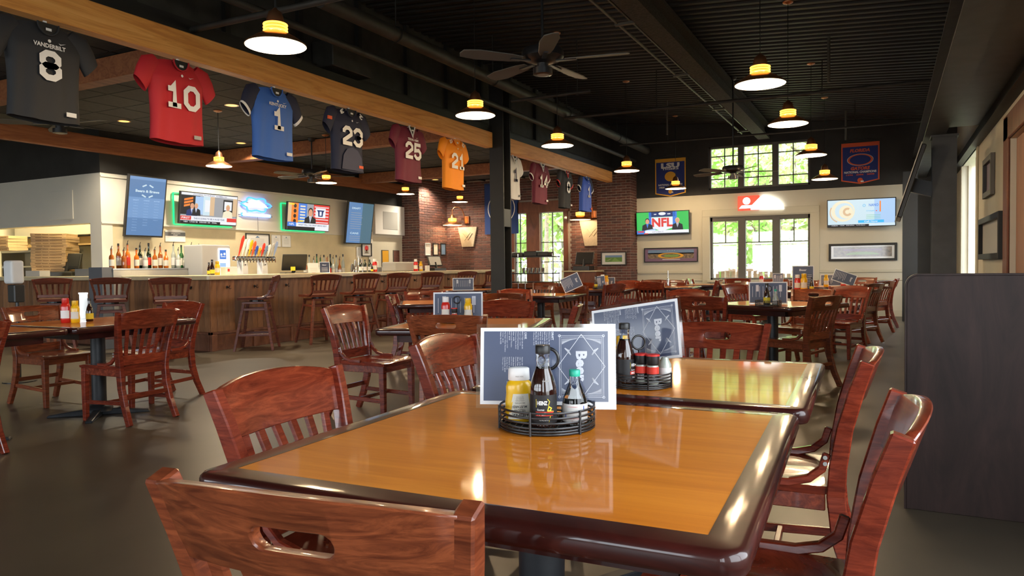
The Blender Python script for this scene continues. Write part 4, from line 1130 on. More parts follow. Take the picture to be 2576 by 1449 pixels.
# ================================================================== LAMPS
def point(parent, z, energy, color, r=.05):
    d = bpy.data.lights.new('lamp_light', 'POINT'); d.energy = energy; d.color = color; d.shadow_soft_size = r
    o = bpy.data.objects.new('lamp_light', d); COL.objects.link(o); o.parent = parent; o.location = (0, 0, z)
WARM = (1.0, .72, .42)
def make_pendant(D, cord_top, drop, canopy=True, power=34):
    """origin at the rim centre"""
    t = thing('pendant_lamp', 'x', 'pendant lamp'); r = D/2; k = D/.47
    out = [(r, 0), (r*.985, .012*k), (r*.72, .055*k), (r*.45, .09*k), (r*.36, .10*k)]
    MB().lathe(out, 32, cap=False).obj('shade', 'copper', t, smooth=50)
    MB().lathe([(a-.004, z-.003) for a, z in out][::-1], 32, cap=False).obj('shade_lining', 'shadein', t, smooth=50)
    for i in range(3):
        m = MB(); zz = (.112+.024*i)*k; rr = r*.37
        m.tube([(rr*math.cos(R(a)), rr*math.sin(R(a)), zz) for a in range(0, 360, 15)], .0078*k, 8, closed=True); m.obj('glass_ring', 'amberglow', t, smooth=60)
    MB().lathe([(r*.33,.10*k),(r*.33,.172*k)], 24, cap=False).obj('inner_collar', 'brass', t, smooth=50)
    MB().lathe([(r*.36,.168*k),(r*.30,.175*k),(r*.27,.21*k),(r*.22,.255*k),(r*.10,.275*k),(.012,.29*k)], 24).obj('socket_cap', 'copper', t, smooth=50)
    MB().tube([(0,0,.28*k),(0,0,drop)], .0045, 6).obj('cord', 'blackmetal', t)
    if canopy: MB().lathe([(.065, drop), (.06, drop-.012), (.02, drop-.028)], 18).obj('ceiling_canopy', 'copper', t, smooth=40)
    MB().lathe([(.001,-.002),(.026,.012),(.032,.04),(.026,.07),(.016,.10)], 14).obj('bulb', 'bulb', t, smooth=60)
    point(t, .015, power, WARM, .06)
    capture(t); return t
PEND = [(-4.25, 4.30, 2.925), (-4.30, 7.5, 2.955), (-4.30, 9.9, 2.94), (-4.30, 13.1, 2.925), (-4.32, 16.7, 2.92), (-1.08, 7.33, 2.885), (-1.075, 9.48, 2.865), (-1.08, 12.55, 2.885), (-1.07, 15.25, 2.78)]
PLAB = ['large glowing pendant lamp nearest the camera, above the blue jersey', 'pendant lamp above the timber beam, just left of the black column', 'pendant lamp just right of the black column, in front of the timber beam', 'pendant lamp above the top of the brick pillar', 'small pendant lamp overlapping the gold-edged banner', 'largest pendant lamp on the right, nearest of the right-hand row', 'second pendant lamp of the right-hand row, above the clerestory windows', 'third pendant lamp of the right-hand row, over the corner of the clerestory', 'last pendant lamp of the right-hand row, beside the orange-edged banner']
for k, (x, y, z) in enumerate(PEND):
    p = make_pendant(.47, None, CEIL0(x)-z)
    p.matrix_basis = Matrix.Translation((x, y, z)); p['label'] = PLAB[k]; p['group'] = 'pendant lamps over the dining room'
for k, (px, py) in enumerate(((551, 418), (821, 460), (1020, 488), (1157, 508))):
    c = at_x(px, py, -8.86); p = make_pendant(.37, None, 3.55-c.z, power=34)
    p.matrix_basis = Matrix.Translation(c); p['label'] = 'smaller pendant lamp over the bar, %s from the left' % ORD[k]; p['group'] = 'pendant lamps over the bar'
# wall sconces on the brick
for k, (x, lb) in enumerate(((-10.82, 'gooseneck wall lamp on the brick left of the black column'), (-6.99, 'gooseneck wall lamp left of the brick pillar'))):
    t = thing('wall_lamp', lb, 'wall lamp', (x, 17.5, 2.36), group='gooseneck wall lamps'); r = .27
    out = [(r, 0), (r*.97, .012), (r*.6, .07), (r*.36, .105)]
    MB().lathe(out, 28, cap=False).obj('shade', 'copper', t, smooth=50); MB().lathe([(a-.004, z-.003) for a, z in out][::-1], 28, cap=False).obj('shade_lining', 'shadein', t, smooth=50)
    for i in range(3): MB().tube([(.105*math.cos(R(a)), .105*math.sin(R(a)), .118+.028*i) for a in range(0, 360, 18)], .013, 8, closed=True).obj('glass_ring', 'amberglow', t, smooth=60)
    MB().lathe([(.1,.19),(.07,.22),(.05,.28),(.015,.30)], 20).obj('socket_cap', 'copper', t, smooth=50)
    MB().tube([(0,0,.29),(0,0,.42),(.06,.02,.49),(.16,.06,.50),(.24,.12,.44),(.26,.2,.30),(.26,.24,.05)], .014, 8).obj('gooseneck', 'copper', t, smooth=60)
    MB().box(.18, .34, .32, .385, .04, .26).obj('wall_plate', 'copper', t, bevel=.02, seg=2)
    point(t, .03, 10, WARM, .05)
    point(t, .14, 3, (1, .45, .12), .05)
# recessed downlights
for k, (px, py) in enumerate(((312, 305), (583, 265), (606, 360), (1095, 452), (450, 400))):
    if k == 4: continue
    c = at_z(px, py, 3.55); t = thing('downlight', 'recessed orange downlight in the bar ceiling, %s from the left' % ORD[k], 'downlight', (c.x, c.y, 3.55), group='recessed downlights')
    MB().annulus(0, 0, .08, .1, -.003).obj('trim_ring', 'brass', t); MB().disc(0, 0, .08, -.002).obj('lens', 'recess', t)
    d = bpy.data.lights.new('downlight_lamp', 'SPOT'); d.energy = 170; d.color = (1, .86, .66); d.spot_size = R(140); d.spot_blend = .6; d.shadow_soft_size = .08
    o = bpy.data.objects.new('downlight_lamp', d); COL.objects.link(o); o.parent = t; o.location = (0, 0, -.02)
# bar back-wall task lights hidden in the kitchen and splash (strip fixtures)
def strip(loc, L, axis, energy, label, color=(1, .82, .55)):
    t = thing('strip_light', label, 'strip light', loc)
    if axis == 'y': MB().box(-.03, .03, -L/2, L/2, 0, .03).obj('housing', 'white', t); MB().box(-.025, .025, -L/2+.02, L/2-.02, -.006, 0).obj('tube_light', 'signwhite', t)
    else: MB().box(-L/2, L/2, -.03, .03, 0, .03).obj('housing', 'white', t); MB().box(-L/2+.02, L/2-.02, -.025, .025, -.006, 0).obj('tube_light', 'signwhite', t)
    d = bpy.data.lights.new('strip_lamp', 'AREA'); d.shape = 'RECTANGLE'; d.size = L if axis == 'x' else .05; d.size_y = .05 if axis == 'x' else L; d.energy = energy; d.color = color
    o = bpy.data.objects.new('strip_lamp', d); COL.objects.link(o); o.parent = t; o.location = (0, 0, -.012)
strip((-14.2, 8.5, 3.565), 3.0, 'x', 130, 'kitchen ceiling strip light above the hood', (1, .80, .42))
# neon / signs
def ceiling_fan(loc, drop, spin, label, tilt=0, blades=5):
    t = thing('ceiling_fan', label, 'ceiling fan', loc, R(spin))
    MB().lathe([(.02,.07),(.17,.065),(.185,.04),(.185,-.01),(.16,-.03),(.10,-.05),(.05,-.06),(.05,-.10),(.085,-.10),(.085,-.155),(.06,-.16)], 28).obj('motor', 'blackmetal', t, smooth=45)
    MB().disc(0, 0, .055, -.161).obj('bottom_cap', 'lightgray', t)
    MB().tube([(0,0,.06),(0,0,drop)], .013, 8).obj('downrod', 'blackmetal', t)
    MB().lathe([(.07, drop), (.05, drop-.05), (.02, drop-.06)], 16).obj('ceiling_canopy', 'blackmetal', t, smooth=40)
    for k in range(blades):
        m = MB(); m.T = Matrix.Rotation(R(360*k/blades), 4, 'Z') @ Matrix.Translation((0,0,-.035)) @ Matrix.Rotation(R(11), 4, 'X')
        m.prism([(.20,-.045),(.30,-.065),(.60,-.085),(.74,-.06),(.76,.0),(.74,.06),(.60,.085),(.30,.065),(.20,.045)], -.004, .004); b = m.obj('blade', 'winframe', t, bevel=.002)
        m = MB(); m.T = Matrix.Rotation(R(360*k/blades), 4, 'Z'); m.box(.12, .30, -.02, .02, -.05, -.04); m.obj('blade_iron', 'blackmetal', b)
ceiling_fan((-2.70, 5.91, 3.02), CEIL0(-2.7)-3.02, 12, 'large black ceiling fan in the upper middle of the picture')
ceiling_fan((-2.40, 13.2, 2.82), CEIL0(-2.4)-2.82, 20, 'black ceiling fan before the clerestory windows')
c = at_x(785, 437, -9.3); ceiling_fan((c.x, c.y, c.z), 3.55-c.z, 40, 'dark ceiling fan over the bar beside the second bar lamp')
c = at_x(150, 305, -9.6); ceiling_fan((c.x, c.y, c.z), 3.55-c.z, 10, 'dark ceiling fan over the bar below the black jersey')

# ================================================================== JERSEYS
OCT = [(.3,0),(.7,0),(1,.3),(1,1.1),(.7,1.4),(.3,1.4),(0,1.1),(0,.3)]
DIG = {'0': [(OCT, True)], '8': [([(.3,0),(.7,0),(.97,.2),(.97,.52),(.75,.7),(.25,.7),(.03,.52),(.03,.2)], True), ([(.3,1.4),(.7,1.4),(.95,1.2),(.95,.9),(.75,.7),(.25,.7),(.05,.9),(.05,1.2)], True)],
       '1': [([(.15,1.1),(.35,1.1),(.55,1.4),(.55,0)], False), ([(.15,0),(.95,0)], False)], '2': [([(0,1.05),(0,1.15),(.3,1.4),(.7,1.4),(1,1.15),(1,.85),(0,.25),(0,0),(1,0)], False)],
       '3': [([(0,1.15),(.3,1.4),(.7,1.4),(1,1.15),(1,.9),(.75,.7),(.45,.7)], False), ([(.45,.7),(.75,.7),(1,.5),(1,.25),(.7,0),(.3,0),(0,.25)], False)],
       '4': [([(.75,0),(.75,1.4),(0,.5),(0,.4),(1.05,.4)], False)], '5': [([(.95,1.4),(.1,1.4),(.05,.75),(.7,.85),(1,.6),(1,.25),(.7,0),(.3,0),(0,.25)], False)]}
def stroke(m, path, closed, t, fn):
    n = len(path); L = []; Rr = []
    for i in range(n):
        p = Vector(path[i])
        a = Vector(path[i-1]) if (closed or i > 0) else None; b = Vector(path[(i+1) % n]) if (closed or i < n-1) else None
        d1 = (p-a).normalized() if a is not None else None; d2 = (b-p).normalized() if b is not None else None
        d1 = d1 or d2; d2 = d2 or d1
        n1 = Vector((-d1.y, d1.x)); n2 = Vector((-d2.y, d2.x)); mi = (n1+n2)
        mi = mi.normalized() if mi.length > 1e-4 else n1
        k = min(2.0, 1/max(.35, mi.dot(n1))); e = mi*(t/2*k)
        if a is None: p = p-d2*t*.3
        if b is None: p = p+d1*t*.3
        L.append(p+e); Rr.append(p-e)
    for i in range(n if closed else n-1):
        j = (i+1) % n; m.face([fn(q) for q in (L[i], L[j], Rr[j], Rr[i])])
def digits(m, s, cx, cy, h, z):
    k = h/1.75; w = 1.0*k; gap = .46*k; tot = len(s)*w+(len(s)-1)*gap; x = cx-tot/2
    for ch in s:
        for path, cl in DIG[ch]: stroke(m, path, cl, .36, lambda q: (x+q.x*k, cy-h/2+(q.y+.18)*k, z))
        x += w+gap
def jersey(y, label, body, num, numcol='print_white', word=None, neck='round', slv=None, cuff=None, extra=None, tagc='print_white', wide=1.0, wordcol='print_white', turn=0, trim=None):
    t = thing('hanging_jersey', label, 'jersey', M=frame((XB-.07, y, 3.165), (0,1,0), (1,0,0)) @ Matrix.Rotation(R(turn), 4, 'Y'), group='jerseys hung along the timber beam')
    ph = rnd.uniform(0, 6)
    def bodyf(u, v):
        a = 2*math.pi*u; L = .76
        hw = (.20+.09*min(1, v/.10)) if v < .10 else .29+.012*math.cos(v*5)-.012*v
        hw *= wide
        dp = .028+.05*min(1, v/.25)
        x = hw*math.copysign(abs(math.cos(a))**.75, math.cos(a)); z = dp*math.copysign(abs(math.sin(a))**.8, math.sin(a))
        z += .010*math.sin(x*38+ph+v*3)*min(1, v*2)*(1 if math.sin(a) > 0 else .3)
        yv = -.02-L*v - .012*math.cos(x*7)*(v > .98) - (.05*(abs(x)/.29)**2*(1-v) if v < .2 else 0)
        return (x, yv, z)
    m = MB(); m.grid(bodyf, 36, 16); m.obj('body', body, t, smooth=60)
    m = MB(); m.T = Matrix.Rotation(R(90), 4, 'X')
    MB().grid(lambda u, v: (.2*wide*math.cos(2*math.pi*u)*v, -.021-.05*v*v*abs(math.cos(2*math.pi*u)), .028*math.sin(2*math.pi*u)*v), 24, 2).obj('shoulders', body, t, smooth=60)
    for s in (-1, 1):
        m = MB(); pts = [(s*.20*wide, -.06, .0), (s*.29*wide, -.12, .005), (s*.345*wide, -.21, .01), (s*.385*wide, -.30, .012)]
        vs = []; n = 14
        for i, p in enumerate(pts):
            rr = [.07, .10, .095, .085][i]; d = Vector((s*.75, -.66, 0)); nrm = Vector((.66*s, .75, 0)).normalized()
            for j in range(n):
                a = 2*math.pi*j/n; vs.append(Vector(p)+nrm*(rr*math.cos(a))+Vector((0,0,1))*(rr*.42*math.sin(a)))
        m.add(vs, [(i*n+j, i*n+(j+1)%n, (i+1)*n+(j+1)%n, (i+1)*n+j) for i in range(3) for j in range(n)]); o = m.obj('sleeve', slv or body, t, smooth=60)
        if cuff:
            m = MB(); v2 = []
            for q in (0, 1):
                p = Vector(pts[3])+Vector((s*.012, -.016, 0))*(q*1.6-.9)
                for j in range(n):
                    a = 2*math.pi*j/n; v2.append(p+nrm*(.088*math.cos(a))+Vector((0,0,1))*(.038*math.sin(a)))
            m.add(v2, [(j, (j+1)%n, n+(j+1)%n, n+j) for j in range(n)]); m.obj('cuff', cuff, o, smooth=60)
    zf = .093
    m = MB()
    if neck == 'v': m.face([(-.065,-.025,.075),(0,-.15,.086),(.065,-.025,.075)])
    else: m.disc(0, -.025, .075, .080, ry=.085, n=16, a0=180, a1=360)
    m.obj('neck_opening', 'black' if body != 'fabric_orange' else 'fabric_orange', t)
    m = MB(); col = trim or body
    if neck == 'v': m.tube([(-.072,-.02,.075),(-.035,-.09,.083),(0,-.16,.089),(.035,-.09,.083),(.072,-.02,.075)], .009, 6)
    else: m.tube([(.082*math.cos(R(a)), -.025+.092*math.sin(R(a)), .083) for a in range(180, 361, 15)], .008, 6)
    m.obj('collar', col, t, smooth=60)
    m = MB(); m.T = Matrix.Translation((0,0,0)); m.box(-.05, .05, -.035, -.028, .03, .04); m.box(-.012, .012, -.07, .0, .03, .045); m.obj('hanger', 'whitecap', t)
    MB().box(-.022, .022, -.085, -.065, .086, .088).obj('neck_label', 'whitecap', t)
    if num:
        m = MB(); digits(m, num, 0, -.36, .235, zf+.006); o = m.obj('number', numcol, t)
    if word:
        m = MB(); m.text(word, 0, -.205, .25, .034, zf+.001, bold=.03); m.obj('wordmark', wordcol, t)
    MB().box(.12, .20, -.735, -.70, zf-.004, zf).obj('hem_tag', tagc, t)
    m = MB(); m.face([(.07,-.165,zf),(.085,-.178,zf),(.13,-.16,zf),(.086,-.172,zf)]); m.disc(.0, -.165, .013, zf, n=10); m.obj('chest_marks', 'print_white', t)
    if extra: extra(t, zf)
    return t
def shoulder_nums(a, b):
    def f(t, zf):
        m = MB(); m.text(a, -.17, -.075, .07, .055, .075, bold=.05, rot=-150); m.text(b, .19, -.085, .07, .055, .075, bold=.05, rot=150); m.obj('shoulder_numbers', 'print_white', t)
    return f
def ex_panel(t, zf):
    m = MB(); pts = [(-.2,-.77,zf-.006),(.2,-.77,zf-.006),(.17,-.60,zf-.004),(.10,-.52,zf-.003),(0,-.49,zf-.002),(-.10,-.52,zf-.003),(-.17,-.60,zf-.004)]; m.face(pts); m.obj('front_panel', 'fabric_slate', t)
    m = MB(); m.box(-.40, -.33, -.20, -.16, .045, .06); o = m.obj('sleeve_patch', 'print_orange', t)
    shoulder_nums('3', '2')(t, zf)
jersey(3.53, 'black football jersey with white number, cut off at far left', 'fabric_black', '8', word='VANDERBILT')
jersey(4.75, 'red football jersey with white two-digit number', 'fabric_red', '10', tagc='lightgray')
jersey(5.96, 'bright blue jersey with checked sleeves and pale single digit', 'fabric_blue', '1', word='KENTUCKY', slv='fabric_navy', cuff='print_white', extra=lambda t, z: None)
jersey(7.20, 'navy jersey with white number and slate lower panel', 'fabric_navy', '23', extra=ex_panel, tagc='print_orange')
jersey(8.50, 'maroon jersey with white-trimmed V neck and wordmark', 'fabric_maroon', '25', word='TEXAS A&M', neck='v', trim='print_white')
jersey(9.70, 'orange jersey with white number left of the black column', 'fabric_orange', '21', tagc='print_white', extra=shoulder_nums('12', '12'))
jersey(11.66, 'white jersey half hidden by the black column', 'fabric_white', '1', 'fabric_slate', tagc='ink', neck='v')
jersey(12.85, 'maroon jersey with white neck and striped cuffs', 'fabric_maroon', '14', neck='v', trim='print_white', cuff='print_white')
jersey(14.08, 'black jersey with red neck trim and red cuffs', 'fabric_black', '8', neck='v', trim='print_red', cuff='print_red', wide=.9)
jersey(15.25, 'royal blue jersey at far end of the timber beam', 'fabric_royal', '1', 'print_white', cuff='print_white', slv='fabric_navy', tagc='print_orange')

# ================================================================== SCREENS
def tv(M, w, h, label, art, mount=True, bez=.018, name='television', cat='television', back='tv_dark'):
    t = thing(name, label, cat, M=M)
    MB().box(-w/2, w/2, -h/2, h/2, .0, .05).obj('housing', 'plastic', t, bevel=.006)
    m = MB(); iw, ih = w-2*bez, h-2*bez; groups = {}
    def put(mat):
        if mat not in groups: groups[mat] = (MB(), len(groups))
        return groups[mat][0]
    art(put, iw, ih)
    al = MB(); mats = []
    for mt, (g, k) in groups.items():
        al.cur = len(mats); mats.append(mt)
        al.add([(x, y, z*.0006+.0525) for x, y, z in g.v], g.f)
    al.obj('screen_picture', mats, t)
    if mount: MB().box(-.1, .1, -.1, .1, -.16, .0).obj('wall_mount', 'blackmetal', t)
    return t
def person_art(put, x, y, s, suit, hair, skin='tv_skin', shirt='tv_white', tie='tv_blue', z=3):
    put(suit).face([(x-.55*s,y-.6*s,z),(x+.55*s,y-.6*s,z),(x+.48*s,y-.05*s,z),(x+.15*s,y+.1*s,z),(x-.15*s,y+.1*s,z),(x-.48*s,y-.05*s,z)])
    put(shirt).face([(x-.12*s,y+.1*s,z+1),(x,y-.35*s,z+1),(x+.12*s,y+.1*s,z+1)])
    put(tie).face([(x-.035*s,y+.05*s,z+2),(x,y-.38*s,z+2),(x+.035*s,y+.05*s,z+2)])
    put(hair).disc(x, y+.36*s, .22*s, z+1, ry=.26*s); put(skin).disc(x, y+.30*s, .18*s, z+2, ry=.23*s)
def art_news(put, w, h):
    put('tv_gray').rect(-w/2, w/2, -h/2, h/2, 0)
    put('tv_white').rect(-w/2, w/2, h*.42, h/2, 1); put('tv_dark').rect(-w/2, -w*.18, -h*.22, h*.42, 1); put('tv_sky').rect(-w*.26, -w*.12, -h*.2, h*.4, 2)
    put('tv_pale').rect(-w*.12, w*.02, -h*.22, h*.42, 1); put('tv_tan').rect(w*.0, w*.08, -h*.22, h*.42, 2); put('tv_white').rect(-w*.09, w*.0, -h*.1, h*.3, 2); put('tv_dark').rect(w*.24, w*.42, -h*.2, h*.36, 2); put('tv_white').rect(w*.26, w*.40, h*.0, h*.30, 3); put('tv_tan').rect(w*.42, w*.5, -h*.2, h*.42, 2)
    for k in range(3): put('tv_orange').face([(-w*.45,h*(.02+.1*k),3),(-w*.30,h*(.10+.1*k),3),(-w*.30,h*(.17+.1*k),3),(-w*.45,h*(.09+.1*k),3)])
    person_art(put, -w*.31, -h*.06, h*.42, 'tv_navy', 'tv_dark'); person_art(put, -w*.24, -h*.04, h*.34, 'tv_dark', 'tv_tan', z=4); person_art(put, w*.33, -h*.05, h*.40, 'tv_cream', 'tv_blond', shirt='tv_cream', tie='tv_cream', z=5)
    put('tv_white').rect(-w/2, w/2, -h*.42, -h*.26, 8); put('tv_dark').rect(-w/2, w*.2, -h/2, -h*.42, 8); put('tv_white').rect(w*.2, w/2, -h/2, -h*.42, 8)
    put('tv_red').rect(-w/2, -w*.32, -h*.4, -h*.27, 9); put('tv_red').rect(w*.32, w/2, -h*.4, -h*.27, 9); put('tv_white').text('FIRST', -w*.41, -h*.335, w*.14, h*.07, 10)
    put('tv_navy').text('THIS IS GOING TO BE A HUGE YEAR', 0, -h*.34, w*.55, h*.06, 9, bold=.01); put('tv_white').text('NBA   UTAH 98   DENVER 104   FINAL', -w*.15, -h*.46, w*.58, h*.045, 9, bold=.01); put('tv_navy').text("IT'S HARD TO FORGET TEAMMATES", 0, h*.455, w*.6, h*.04, 2, bold=.01)
def art_desk(put, w, h):
    put('tv_gray').rect(-w/2, w/2, -h/2, h/2, 0); put('tv_orange').rect(-w*.42, -w*.26, -h*.26, h/2, 1); put('tv_tan').rect(-w/2, -w*.42, -h*.26, h/2, 1); put('tv_blue').rect(-w*.26, -w*.06, -h*.26, h/2, 1); put('tv_red').rect(w*.1, w/2, -h*.26, h/2, 1)
    for k in range(6): put('tv_cream').rect(-w*.22, -w*.10, h*(-.18+.11*k), h*(-.13+.11*k), 2); put('tv_white').rect(w*.12, w*.48, h*(-.2+.12*k), h*(-.17+.12*k), 2)
    for k in range(4): put('tv_dark').disc(-w*.34, h*(-.18+.19*k), h*.075, 2)
    person_art(put, w*.03, -h*.02, h*.62, 'tv_dark', 'tv_dark', tie='tv_slate', z=3)
    put('tv_white').rect(w*.15, w*.40, 0, h*.38, 6); put('tv_navy').face([(w*.18,h*.30,7),(w*.37,h*.30,7),(w*.34,h*.22,7),(w*.33,h*.05,7),(w*.22,h*.05,7),(w*.21,h*.22,7)]); put('tv_white').text('1', w*.275, h*.17, w*.05, h*.16, 8, bold=.05)
    put('tv_yellow').rect(-w*.26, -w*.14, -h*.20, -h*.15, 6); put('tv_yellow').rect(-w*.48, -w*.36, h*.42, h*.48, 6)
    put('tv_white').rect(-w*.3, w/2, -h*.38, -h*.24, 8); put('tv_blue').rect(-w/2, -w*.3, -h*.38, -h*.22, 8); put('tv_white').text('NFL', -w*.4, -h*.3, w*.12, h*.08, 9); put('tv_dark').rect(-w/2, w*.15, -h/2, -h*.38, 8); put('tv_white').rect(w*.15, w/2, -h/2, -h*.38, 8)
    put('tv_navy').text('WHAT WILL THE DRAFT BRING NEXT', w*.1, -h*.31, w*.7, h*.06, 9, bold=.01)
def art_nfl(put, w, h):
    put('tv_green').rect(-w/2, w/2, -h/2, h/2, 0); put('tv_navy').rect(-w*.25, w*.25, h*.28, h*.5, 1); put('tv_blue').rect(-w*.26, -w*.21, -h*.25, h*.5, 1); put('tv_blue').rect(w*.20, w*.28, -h*.25, h*.5, 1)
    put('tv_white').face([(-w*.21,h*.27,2),(-w*.21,-h*.22,2),(0,-h*.36,2),(w*.2,-h*.22,2),(w*.2,h*.27,2)]); put('tv_red').text('NFL', 0, h*.03, w*.40, h*.40, 3, bold=.04)
    put('tv_white').disc(0, h*.42, w*.07, 2, ry=h*.07)
    for k in range(3): put('tv_white').disc(-w*.15+.02*k, h*.40, .012, 2); put('tv_white').disc(w*.11+.025*k, h*.40, .014, 2)
    person_art(put, -w*.29, -h*.06, h*.48, 'tv_dark', 'tv_dark', shirt='tv_blue', tie='tv_blue', z=4); person_art(put, w*.29, -h*.06, h*.46, 'tv_dark', 'tv_blond', shirt='tv_white', tie='tv_navy', z=4)
    put('tv_sky').face([(-w*.36,-h*.33,8),(-w*.14,-h*.33,8),(-w*.12,-h*.24,8),(-w*.3,-h*.29,8)])
    put('tv_white').rect(-w*.34, w/2, -h*.46, -h*.32, 9); put('tv_blue').rect(-w/2, -w*.34, -h*.48, -h*.32, 9); put('tv_red').rect(-w*.48, -w*.36, -h*.40, -h*.34, 10); put('tv_dark').rect(-w/2, w/2, -h/2, -h*.45, 9); put('tv_red').rect(-w*.36, -w*.28, -h*.48, -h*.44, 10); put('tv_navy').text('vs. #1 Tm. Defense - D.', -w*.09, -h*.39, w*.22, h*.05, 10, bold=.01)
def art_ad(put, w, h):
    put('tv_pale').rect(-w/2, w/2, -h/2, h/2, 0); put('tv_sky').rect(w*.2, w/2, -h*.4, h/2, 1)
    put('tv_cream').disc(-w*.27, h*.08, h*.42, 1, ry=h*.40); put('tv_pale').disc(-w*.25, h*.08, h*.33, 2, ry=h*.31); put('tv_cream').disc(-w*.22, h*.05, h*.25, 3); put('tv_tan').annulus(-w*.2, h*.05, h*.08, h*.16, 4, a0=60, a1=330); put('tv_tan').annulus(-w*.30, h*.04, h*.36, h*.40, 4, a0=150, a1=250)
    put('tv_blue').text('NANO', w*.19, h*.28, w*.14, h*.10, 5); put('tv_cyan').annulus(w*.05, h*.27, h*.035, h*.05, 5); put('tv_orange').rect(w*.275, w*.295, h*.02, h*.42, 5); put('tv_cyan').text('CIC Rechargeable', w*.14, h*.06, w*.12, h*.06, 5, bold=.01); put('tv_red').disc(w*.23, h*.06, h*.02, 5)
    for k in range(3): put('tv_green').rect(w*.08, w*.29, h*(-.10-.06*k), h*(-.09-.06*k), 5)
    put('tv_cyan').rect(-w*.04, w*.34, -h*.38, -h*.28, 5); put('tv_white').text('Call Now', w*.15, -h*.33, w*.2, h*.06, 6); put('tv_dark').rect(-w/2, w*.12, -h/2, -h*.43, 5); put('tv_white').text('NBA  104  FINAL  UTAH', -w*.19, -h*.465, w*.5, h*.03, 6, bold=.01)
def art_brews(put, w, h):
    put('tv_slatelight').rect(-w/2, w/2, -h/2, h/2, 0); put('tv_slate').rect(-w/2, w/2, -h/2, -h*.2, 1); put('tv_slate').rect(-w/2, w/2, h*.15, h*.45, 1)
    put('tv_pale').text('Beers & Brews', 0, h*.26, w*.66, h*.045, 2, bold=.04)
    for sx in (-1, 1):
        for yy, sg in ((.36, 1), (.17, -1)): put('tv_pale').face([(sx*w*.03,h*yy,2),(sx*w*.14,h*(yy-.035*sg),2),(sx*w*.16,h*(yy-.015*sg),2),(sx*w*.05,h*(yy+.02*sg),2)])
    names = ['DRAFT','Lagers','Ales','Stout','Blue Moon','Yuengling','Mango Cart','Cream Ale','Hideaway','Seltzers','White Claw','Corona']
    for c in range(3):
        for k in range([12, 10, 8][c]): put('tv_sky').text(names[(k+c*3) % 12] if k else ['DRAFT','CANS','BOTTLES'][c], w*(-.3+.29*c), h*(.10-.047*k), w*(.13 if k else .16), h*(.012 if k else .018), 2, bold=.03 if not k else .0)
def art_beer2(put, w, h):
    put('tv_slate').rect(-w/2, w/2, -h/2, h/2, 0); put('tv_teal').rect(w*.05, w/2, -h/2, h/2, 1)
    put('tv_pale').text('DRAFT', -w*.2, h*.36, w*.34, h*.045, 2); put('tv_pale').text('CANS', -w*.2, -h*.26, w*.34, h*.045, 2)
    for k in range(8): put('tv_gray').rect(-w*.4, w*(.0+.04*(k % 3)), h*(.24-.055*k), h*(.25-.055*k), 2)
    for k in range(3): put('tv_gray').rect(-w*.4, w*.05, h*(-.34-.05*k), h*(-.33-.05*k), 2)
def slab(M0, tl, tr, bl, X, tilt_out):
    pass
tv(fx((XW+.16, 8.56, 2.32), R(9)), .76, 1.08, 'tall blue digital drinks board on the bar wall, left of the televisions', art_brews, bez=.03, name='menu_screen', cat='menu screen')
tv(fx((XW+.14, 9.93, 2.36), R(7)), 1.34, .60, 'television over the bar showing a panel talk show', art_news)
tv(fx((XW+.14, 12.65, 2.355), R(6)), 1.36, .62, 'television over the bar showing a man in a dark suit', art_desk)
tv(fx((XW+.22, 14.35, 2.30), R(8)) @ Matrix.Rotation(R(-4), 4, 'Y'), .92, 1.04, 'tall dim digital drinks board on the bar wall, right of the televisions', art_beer2, bez=.03, name='menu_screen', cat='menu screen')
tv(fy((-4.92, YB-.12, 2.21), R(4)), 1.33, .58, 'television on the far wall with big red letters and green field', art_nfl)
tv(fy((-.51, YB-.22, 2.262), R(6)) @ Matrix.Rotation(R(-4), 4, 'Y'), 1.36, .61, 'television on the far wall right of the window showing a pale advertisement', art_ad)
# television seen edge-on by the aisle column
t = thing('television', 'slim television seen edge-on, tilted from the aisle column', 'television', M=Matrix.Translation((.30, 12.2, 2.30)) @ Matrix.Rotation(R(17), 4, 'Y'))
MB().box(-.03, .03, -.62, .62, -.52, .52).obj('housing', 'plastic', t, bevel=.01); MB().box(-.045, -.03, -.64, .64, -.54, .54).obj('bezel', 'steelmat', t, bevel=.004); MB().box(.03, .3, -.08, .08, -.1, .1).obj('mount_arm', 'blackmetal', t)
# green LED glow strips behind the bar televisions
for yc, w, lb in ((9.93, 1.34, 'left'), (12.65, 1.36, 'right')):
    t = thing('led_strip', 'green LED strip behind the %s bar television' % lb, 'LED strip', (XW+.03, yc, 2.35))
    for a, b, c, d in ((-w/2-.02, -w/2, -.30, .28), (-w/2, w/2, .27, .285), (-w/2, w/2, -.315, -.30)):
        MB().box(-.01, .01, a, b, c, d).obj('led_tape', 'ledgreen', t)
